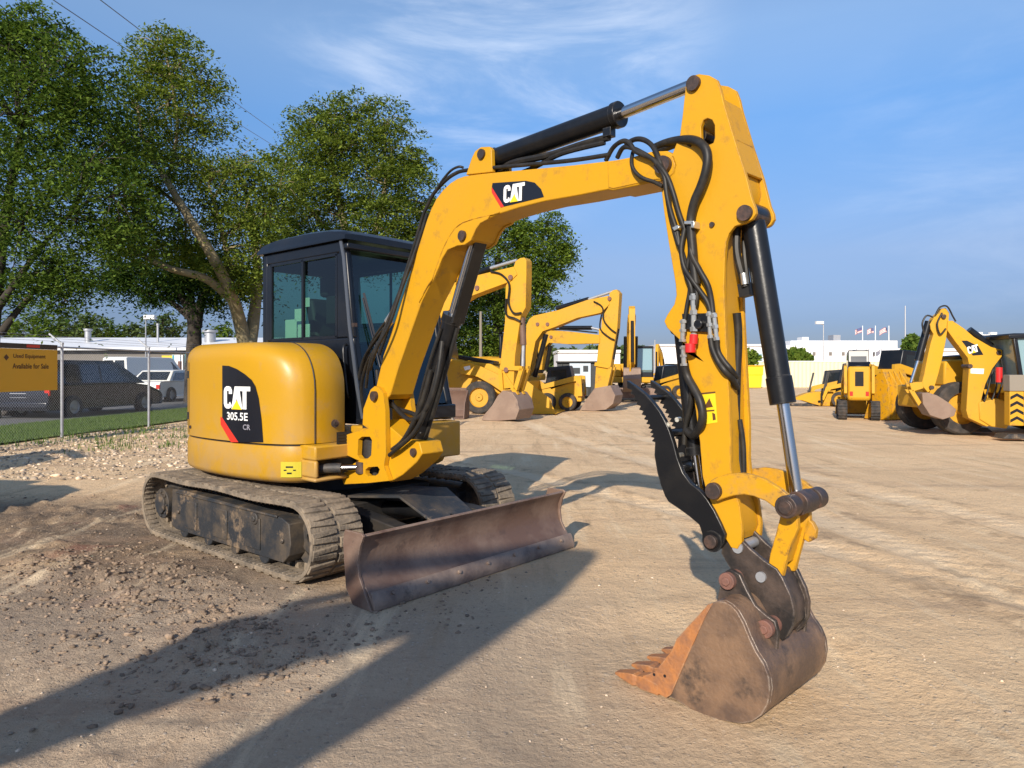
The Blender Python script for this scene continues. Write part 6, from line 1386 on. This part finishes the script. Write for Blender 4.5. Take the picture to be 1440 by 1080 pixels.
# chassis, cab, stabilizers, wheels (mostly outside the frame)
mb = MB(); mb.prism([(sx-.1, .35), (sx-.1, .95), (sx-4.6, .95), (sx-4.9, .75), (sx-4.9, .35)], -.45, .45, RW); mb.build('chassis', M['yellow_bg'], BH, bev=.03)
mb = MB(); cbp = [(sx+.10, 1.35), (sx+.22, 2.02), (sx+.30, 2.06), (sx+.30, 2.14), (sx-1.9, 2.14), (sx-1.9, .95), (sx-.1, .95)]
mb.prism([(sx+.32, 2.02), (sx+.34, 2.10), (sx-1.9, 2.14), (sx-1.9, 2.04)], -.78, .78, RW)
for q_ in (-.72, .72):
    for a, b in (((sx+.20, 2.03), (sx+.05, .98)), ((sx-.55, 2.03), (sx-.60, .98)), ((sx-1.85, 2.03), (sx-1.85, .98))): mb.bar(RW(a[0], q_, a[1]), RW(b[0], q_, b[1]), .08, .08)
cb_ = mb.build('cab', M['cabblack'], BH, bev=.015); mb = MB(); mb.prism([(sx+.14, 2.02), (sx+.02, 1.1), (sx-1.8, 1.1), (sx-1.8, 2.02)], -.70, .70, RW); mb.build('cab_glass', M['blueglass'], cb_, smooth=0)
mb = MB(); mb.prism([(sx+.02, .9), (sx+.02, 1.12), (sx-1.2, 1.12), (sx-1.2, .9)], -.74, .74, RW); mb.build('fender', M['yellow_bg'], BH, bev=.02)
for q_, nm in ((-.80, 0), (.80, 1)):
    mb = MB(); s_, _ = FR.un(1426, 560, -.8); mb.prism([(s_+.14, .98), (s_-.14, .98), (s_-.14, 1.30), (s_+.14, 1.30)], q_-.12, q_+.12, RW); sb = mb.build('stabilizer_box', M['wood'], BH, bev=.01)
    mb = MB(); mb.prism([(s_+.13, .30), (s_-.13, .30), (s_-.13, .975), (s_+.13, .975)], q_-.10, q_+.10, RW); sl = mb.build('stabilizer_leg', M['yellow_bg'], BH, bev=.01)
    mb = MB()
    for k_ in range(4): mb.prism([(s_+.12, .36+.15*k_), (s_, .43+.15*k_), (s_-.12, .36+.15*k_), (s_-.12, .42+.15*k_), (s_, .49+.15*k_), (s_+.12, .42+.15*k_)], q_-.104 if q_ < 0 else q_+.10, q_-.10 if q_ < 0 else q_+.104, RW)
    mb.build('hazard_marking', M['decalblack'], sl, smooth=0)
    mb = MB(); mb.prism([(s_+.3, .05), (s_-.3, .05), (s_-.2, .14), (s_+.2, .14)], q_-.2, q_+.2, RW); mb.build('stabilizer_pad', M['darksteel'], sl, bev=.01)
mb = MB(); s_, z_ = FR.un(1405, 525, -.5); mb.cyl(RW(s_, -.5, z_-.18), RW(s_, -.5, z_+.12), .06, n=12); mb.build('fire_extinguisher', M['redcap'], BH)
for s_, r_, w_ in ((sx-1.5, .72, .45), (sx-3.9, .48, .32)):
    for q_ in (-.95, .95): c_ = RW(s_, q_, r_); loader_wheel(BH, c_.x, c_.y, r_, r_, w_, 1 if c_.y < 0 else -1)
mb = MB(); mb.prism([(sx-2.0, .95), (sx-4.7, .95), (sx-4.6, 1.4), (sx-2.0, 1.65)], -.42, .42, RW); mb.build('engine_hood', M['yellow_bg'], BH, bev=.04)

def wheeled(name, label, px, py, y, ang, cat, hw=.57):
    p = at(px, 520, y); return T(name, label, cat, p.x, y, ang, G_)
# loader behind it : big tyre, hood, dark canopy
p = at(1340, 520, 15.9); WL_ = T('wheel_loader', 'wheeled loader with large dusty tyre and yellow hood right behind the backhoe bucket', 'loader', p.x, 16.4, 178, G_)
for xx in (.12, -2.3):
    for yy in (-.5, .95): loader_wheel(WL_, xx, -yy if False else yy, .57, .57, .36, 1 if yy > 0 else -1)
mb = MB(); mb.box(-2.9, .75, -.42, .85, .55, 1.05); mb.prism([(.38, 1.06), (.36, 1.58), (.2, 1.62), (-1.1, 1.66), (-1.1, 1.06)], .42, -.85, W); mb.build('body', M['yellow_bg'], WL_, bev=.04)
mb = MB(); mb.prism([(-.15, 1.60), (-.12, 1.72), (-1.1, 1.80), (-1.1, 1.66)], .2, -.6, W); mb.build('hood_top', M['black'], WL_, bev=.02)
mb = MB(); mb.box(-2.6, -1.1, -.35, .85, 1.05, 2.2); mb.build('cab', M['cabblack'], WL_, bev=.05)
# compact track loader
p = gp(1235, 592); CT = T('compact_track_loader', 'compact track loader with yellow rear door and tail light, left of the tall yellow bucket', 'track loader', p.x-.30, p.y+.8, 40, G_); CT.scale = (.8, .66, 1.0); CT.location.x += .12; CT.rotation_euler.z = R(68)
for yy in (-.62, .62):
    P = belt_pts(-.62, .60, .25, .27, .09); mb = MB(); belt(mb, P, yy-.17, yy+.17, .035)
    for (a, z, c, d) in P: lug(mb, a, z, c, d, yy-.17, yy+.17, .04, .02)
    q_ = mb.build('track', M['tyre'], CT)
    for xx in (-.60, .58): mb = MB(); mb.lathe([(.03, -.12), (.17, -.12), (.20, -.10), (.20, .10), (.17, .12), (.03, .12)], (xx, yy, .27), (0, 1, 0), 20); mb.build('idler_wheel', M['wood'], q_)
    mb = MB(); mb.box(-.45, .45, yy-.10, yy+.10, .12, .42); mb.build('track_frame', M['darksteel'], q_, bev=.02)
mb = MB(); mb.prism([(-.85, .55), (.75, .50), (.75, .85), (.2, 1.05), (.1, 1.20), (-.85, 1.52)], .44, -.44, W); mb.build('body', M['yellow_bg'], CT, bev=.10)
mb = MB(); mb.prism([(-.78, 1.50), (.1, 1.15), (.7, .95), (.72, 1.0), (.45, 1.88), (-.5, 1.95), (-.60, 1.6)], .40, -.40, W); cc_ = mb.build('cab', M['cabblack'], CT, bev=.06); mb = MB()
for yy in (-.402, .402): mb.add([(-.42, yy, 1.62), (.42, yy, 1.35), (.36, yy, 1.78), (-.40, yy, 1.84)], [(0, 1, 2, 3)])
mb.add([(-.602, -.30, 1.62), (-.602, .30, 1.62), (-.515, .30, 1.88), (-.515, -.30, 1.88)], [(0, 1, 2, 3)]); mb.build('cab_window', M['carglass'], cc_, smooth=0)
for yy in (-.52, .52): mb = MB(); mb.prism([(-.90, .75), (-.70, .70), (-.62, 1.35), (.9, .95), (1.15, .45), (1.25, .50), (1.0, 1.10), (-.60, 1.55), (-.85, 1.50)], yy+.06, yy-.06, W); mb.build('lift_arm', M['yellow_bg'], CT, bev=.01)
for yy in (-.3, .3): mb = MB(); mb.box(-.87, -.845, yy-.06, yy+.06, .68, .80); mb.build('tail_light', M['lampred'], CT)
mb = MB(); mb.box(-.865, -.85, -.16, .16, .95, 1.35); mb.build('rear_grille', M['black'], CT)
mb = MB(); mb.prism([(1.15, .12), (1.8, .05), (1.8, .09), (1.3, .16), (1.2, .6), (1.12, .6)], .8, -.8, W); mb.build('front_bucket', M['yellow_bg'], CT)
# tall yellow bucket / plates between track loader and backhoe
p = gp(1270, 592); YB = T('spare_bucket', 'tall upright yellow loader bucket with rusty ribs beside the backhoe bucket', 'bucket', p.x, p.y+.3, 25)
mb = MB(); mb.loft([[Vector((x_, a, b)) for a, b in ((0, .02), (-.10, .5), (-.06, 1.0), (.12, 1.42), (.20, 1.42), (.05, 1.0), (0, .5), (.10, .10), (.7, .06), (.7, .02))] for x_ in (-.42, .42)])
for x_ in (-.43, .43): mb.loft([[Vector((x_+o_, a, b)) for a, b in ((0, .02), (-.10, .5), (-.06, 1.0), (.12, 1.42), (.35, 1.2), (.7, .02))] for o_ in (-.015, .015)])
yb_ = mb.build('shell', M['yellow_link'], YB, bev=.008)
for x_ in (-.26, -.05, .18): mb = MB(); mb.loft([[Vector((x_+o_, a, b)) for a, b in ((-.02, .06), (-.22, .5), (-.20, 1.0), (.06, 1.38), (-.05, 1.0), (-.09, .5))] for o_ in (-.02, .02)]); mb.build('rib', M['yellow_bg'], yb_, bev=.005)
# skid steers further left with raised dark forks
def skid(label, px, pyb, ang, k=1.0, fork=True):
    p = gp(px, pyb); S = T('skid_steer', label, 'skid steer', p.x, p.y+.5, ang, G_)
    for sx_ in (-.42, .42):
        for yy in (-.55, .55): loader_wheel(S, sx_*k, yy*k, .36*k, .36*k, .26*k, 1 if yy > 0 else -1)
    mb = MB(); mb.prism([(-.95*k, .38*k), (.7*k, .32*k), (.7*k, .65*k), (.1*k, .95*k), (-.95*k, 1.28*k)], .42*k, -.42*k, W); mb.build('body', M['yellow_bg'], S, bev=.03)
    mb = MB(); mb.prism([(-.6*k, 1.2*k), (.1*k, .96*k), (.6*k, .72*k), (.42*k, 1.75*k), (-.45*k, 1.82*k)], .38*k, -.38*k, W); mb.build('cab', M['cabblack'], S, bev=.03)
    for yy in (-.5, .5): mb = MB(); mb.prism([(-1.0*k, .6*k), (-.8*k, .6*k), (-.75*k, 1.2*k), (.9*k, .8*k), (1.1*k, .3*k), (1.2*k, .35*k), (1.0*k, .95*k), (-.75*k, 1.42*k), (-.95*k, 1.4*k)], (yy+.05)*k, (yy-.05)*k, W); mb.build('lift_arm', M['yellow_bg'], S)
    for yy in (-.3, .3): mb = MB(); mb.box(-.97*k, -.95*k, (yy-.06)*k, (yy+.06)*k, .55*k, .66*k); mb.build('tail_light', M['lampred'], S)
    mb = MB(); mb.box(-.965*k, -.951*k, -.2*k, .2*k, .75*k, 1.1*k); mb.build('rear_grille', M['black'], S)
    for yy in (-.383, .383): mb = MB(); mb.add([(-.35*k, yy*k, 1.3*k), (.3*k, yy*k, 1.05*k), (.32*k, yy*k, 1.62*k), (-.33*k, yy*k, 1.68*k)], [(0, 1, 2, 3)]); mb.build('cab_window', M['carglass'], S, smooth=0)
    if fork:
        mb = MB(); mb.box(1.15*k, 1.22*k, -.6*k, .6*k, .15*k, .75*k); mb.build('fork_carriage', M['black'], S)
        for yy in (-.3, .3): mb = MB(); mb.bar((1.2*k, yy*k, .5*k), (.95*k, yy*k, 1.65*k), .13*k, .06*k); mb.build('fork', M['darksteel'], S)
    return S
skid('skid steer with raised forks standing left of the compact track loader', 1205, 573, 150, .80)
skid('small skid steer with dark upright forks beside the yellow curved blade', 1181, 571, 160, .78)
skid('skid steer with black cab directly behind the tall yellow spare bucket', 1283, 582, 20, 1.12, False)
skid('skid steer half hidden behind the compact track loader, forks lowered', 1212, 569, 175, .95, False)
skid('skid steer between the arched boom excavator and the front bucket of the backhoe', 789, 578, 165, .85, False)
skid('small yellow loader right of the pale blue cab, behind the thumb', 940, 561, 200, .9, False)
p = gp(1140, 571); PB = T('plow_blade', 'curved yellow plow blade lying on the dirt in front of the cream fence', 'blade', p.x, p.y, -6)
mb = MB(); oc = [(-.9, .18), (-.55, .36), (-.2, .50), (.2, .56), (.78, .56), (.78, .02), (.30, .02), (0, .10), (-.35, .22), (-.7, .26)]
mb.loft([[Vector((a, d_, b)) for a, b in oc] for d_ in (-.2, .25)]); q_ = mb.build('shell', M['yellow_bg'], PB, bev=.02); mb = MB(); mb.box(-.75, .1, -.15, .2, .01, .09); mb.build('skid_shoe', M['darksteel'], q_); mb = MB(); mb.cyl((.25, -.2, .18), (.25, -.215, .18), .05, n=12); mb.build('bolt', M['black'], q_)

# trees behind the photographer that shade the far left ground

# ------------------------------------------------------------------ light and sky
EL, AZ = 26.5, math.degrees(math.atan2(-.32, -.95))
sdir = Vector((-.32, -.95, 0)).normalized()*math.cos(R(EL))+Vector((0, 0, math.sin(R(EL))))
sun_d = bpy.data.lights.new('sun', 'SUN'); sun_d.energy = 4.6; sun_d.angle = R(.53); sun_d.color = (1, .90, .76)
sun = bpy.data.objects.new('sun', sun_d); COL.objects.link(sun); sun.rotation_euler = sdir.to_track_quat('Z', 'Y').to_euler()
w = bpy.data.worlds.new('World'); SC.world = w; w.use_nodes = True; nt = w.node_tree; N = nt.nodes; K = nt.links
bg = N['Background']; sky = N.new('ShaderNodeTexSky'); sky.sky_type = 'NISHITA'; sky.sun_disc = False
sky.sun_elevation = R(EL); sky.sun_rotation = math.atan2(sdir.x, sdir.y); sky.air_density = 1.0; sky.dust_density = .35; sky.ozone_density = 2.6
tc = N.new('ShaderNodeTexCoord')
mp = N.new('ShaderNodeMapping'); mp.inputs['Rotation'].default_value = (0, R(18), 0); mp.inputs['Scale'].default_value = (2.2, 2.0, 7.5); K.new(tc.outputs['Generated'], mp.inputs['Vector'])
n1 = N.new('ShaderNodeTexNoise'); n1.inputs['Scale'].default_value = 1.5; n1.inputs['Detail'].default_value = 9; n1.inputs['Roughness'].default_value = .62; n1.inputs['Distortion'].default_value = .5; K.new(mp.outputs[0], n1.inputs['Vector'])
r1 = N.new('ShaderNodeMapRange'); r1.interpolation_type = 'SMOOTHSTEP'; r1.inputs[1].default_value = .42; r1.inputs[2].default_value = .74; K.new(n1.outputs['Fac'], r1.inputs[0])
def lobe(px, py, a, b):
    v = Vector(((px-CX)/F, 1, (HY-py)/F)).normalized()
    d = N.new('ShaderNodeVectorMath'); d.operation = 'DOT_PRODUCT'; K.new(tc.outputs['Generated'], d.inputs[0]); d.inputs[1].default_value = v
    r = N.new('ShaderNodeMapRange'); r.interpolation_type = 'SMOOTHSTEP'; r.inputs[1].default_value = math.cos(R(a)); r.inputs[2].default_value = math.cos(R(b)); K.new(d.outputs['Value'], r.inputs[0]); return r.outputs[0]
def mth(op, a, b):
    x = N.new('ShaderNodeMath'); x.operation = op; x.use_clamp = True
    for i, s in ((0, a), (1, b)):
        if isinstance(s, (int, float)): x.inputs[i].default_value = s
        else: K.new(s, x.inputs[i])
    return x.outputs[0]
msk = mth('ADD', mth('MULTIPLY', lobe(700, 0, 18, 4), 1.15), mth('ADD', mth('MULTIPLY', lobe(1370, 250, 12, 2), .25), .04))
fac = mth('MULTIPLY', mth('MULTIPLY', r1.outputs[0], msk), .48)
gm_ = N.new('ShaderNodeMix'); gm_.data_type = 'RGBA'; gm_.blend_type = 'MULTIPLY'; gm_.inputs[0].default_value = 1; sp = N.new('ShaderNodeSeparateXYZ'); K.new(tc.outputs['Generated'], sp.inputs[0])
rmp = N.new('ShaderNodeValToRGB'); K.new(sp.outputs[2], rmp.inputs[0]); rmp.color_ramp.elements[0].position = .03; rmp.color_ramp.elements[0].color = (.20, .225, .36, 1)
rmp.color_ramp.elements[1].position = .42; rmp.color_ramp.elements[1].color = (1, 1, 1, 1)
for ps, cc in ((.065, (.235, .265, .41, 1)), (.15, (.43, .425, .52, 1)), (.32, (.54, .70, .85, 1))):
    e_ = rmp.color_ramp.elements.new(ps); e_.color = cc
K.new(rmp.outputs[0], gm_.inputs[7]); K.new(sky.outputs[0], gm_.inputs[6])
mx = N.new('ShaderNodeMix'); mx.data_type = 'RGBA'; mx.inputs[7].default_value = (5.2, 5.6, 6.3, 1); K.new(fac, mx.inputs[0]); K.new(gm_.outputs[2], mx.inputs[6])
K.new(mx.outputs[2], bg.inputs['Color']); bg.inputs['Strength'].default_value = .15

SC.view_settings.view_transform = 'Standard'; SC.view_settings.look = 'None'; SC.view_settings.exposure = 0.38; SC.view_settings.gamma = 1
SC.cycles.max_bounces = 6; SC.cycles.transparent_max_bounces = 16; SC.cycles.sample_clamp_indirect = 4
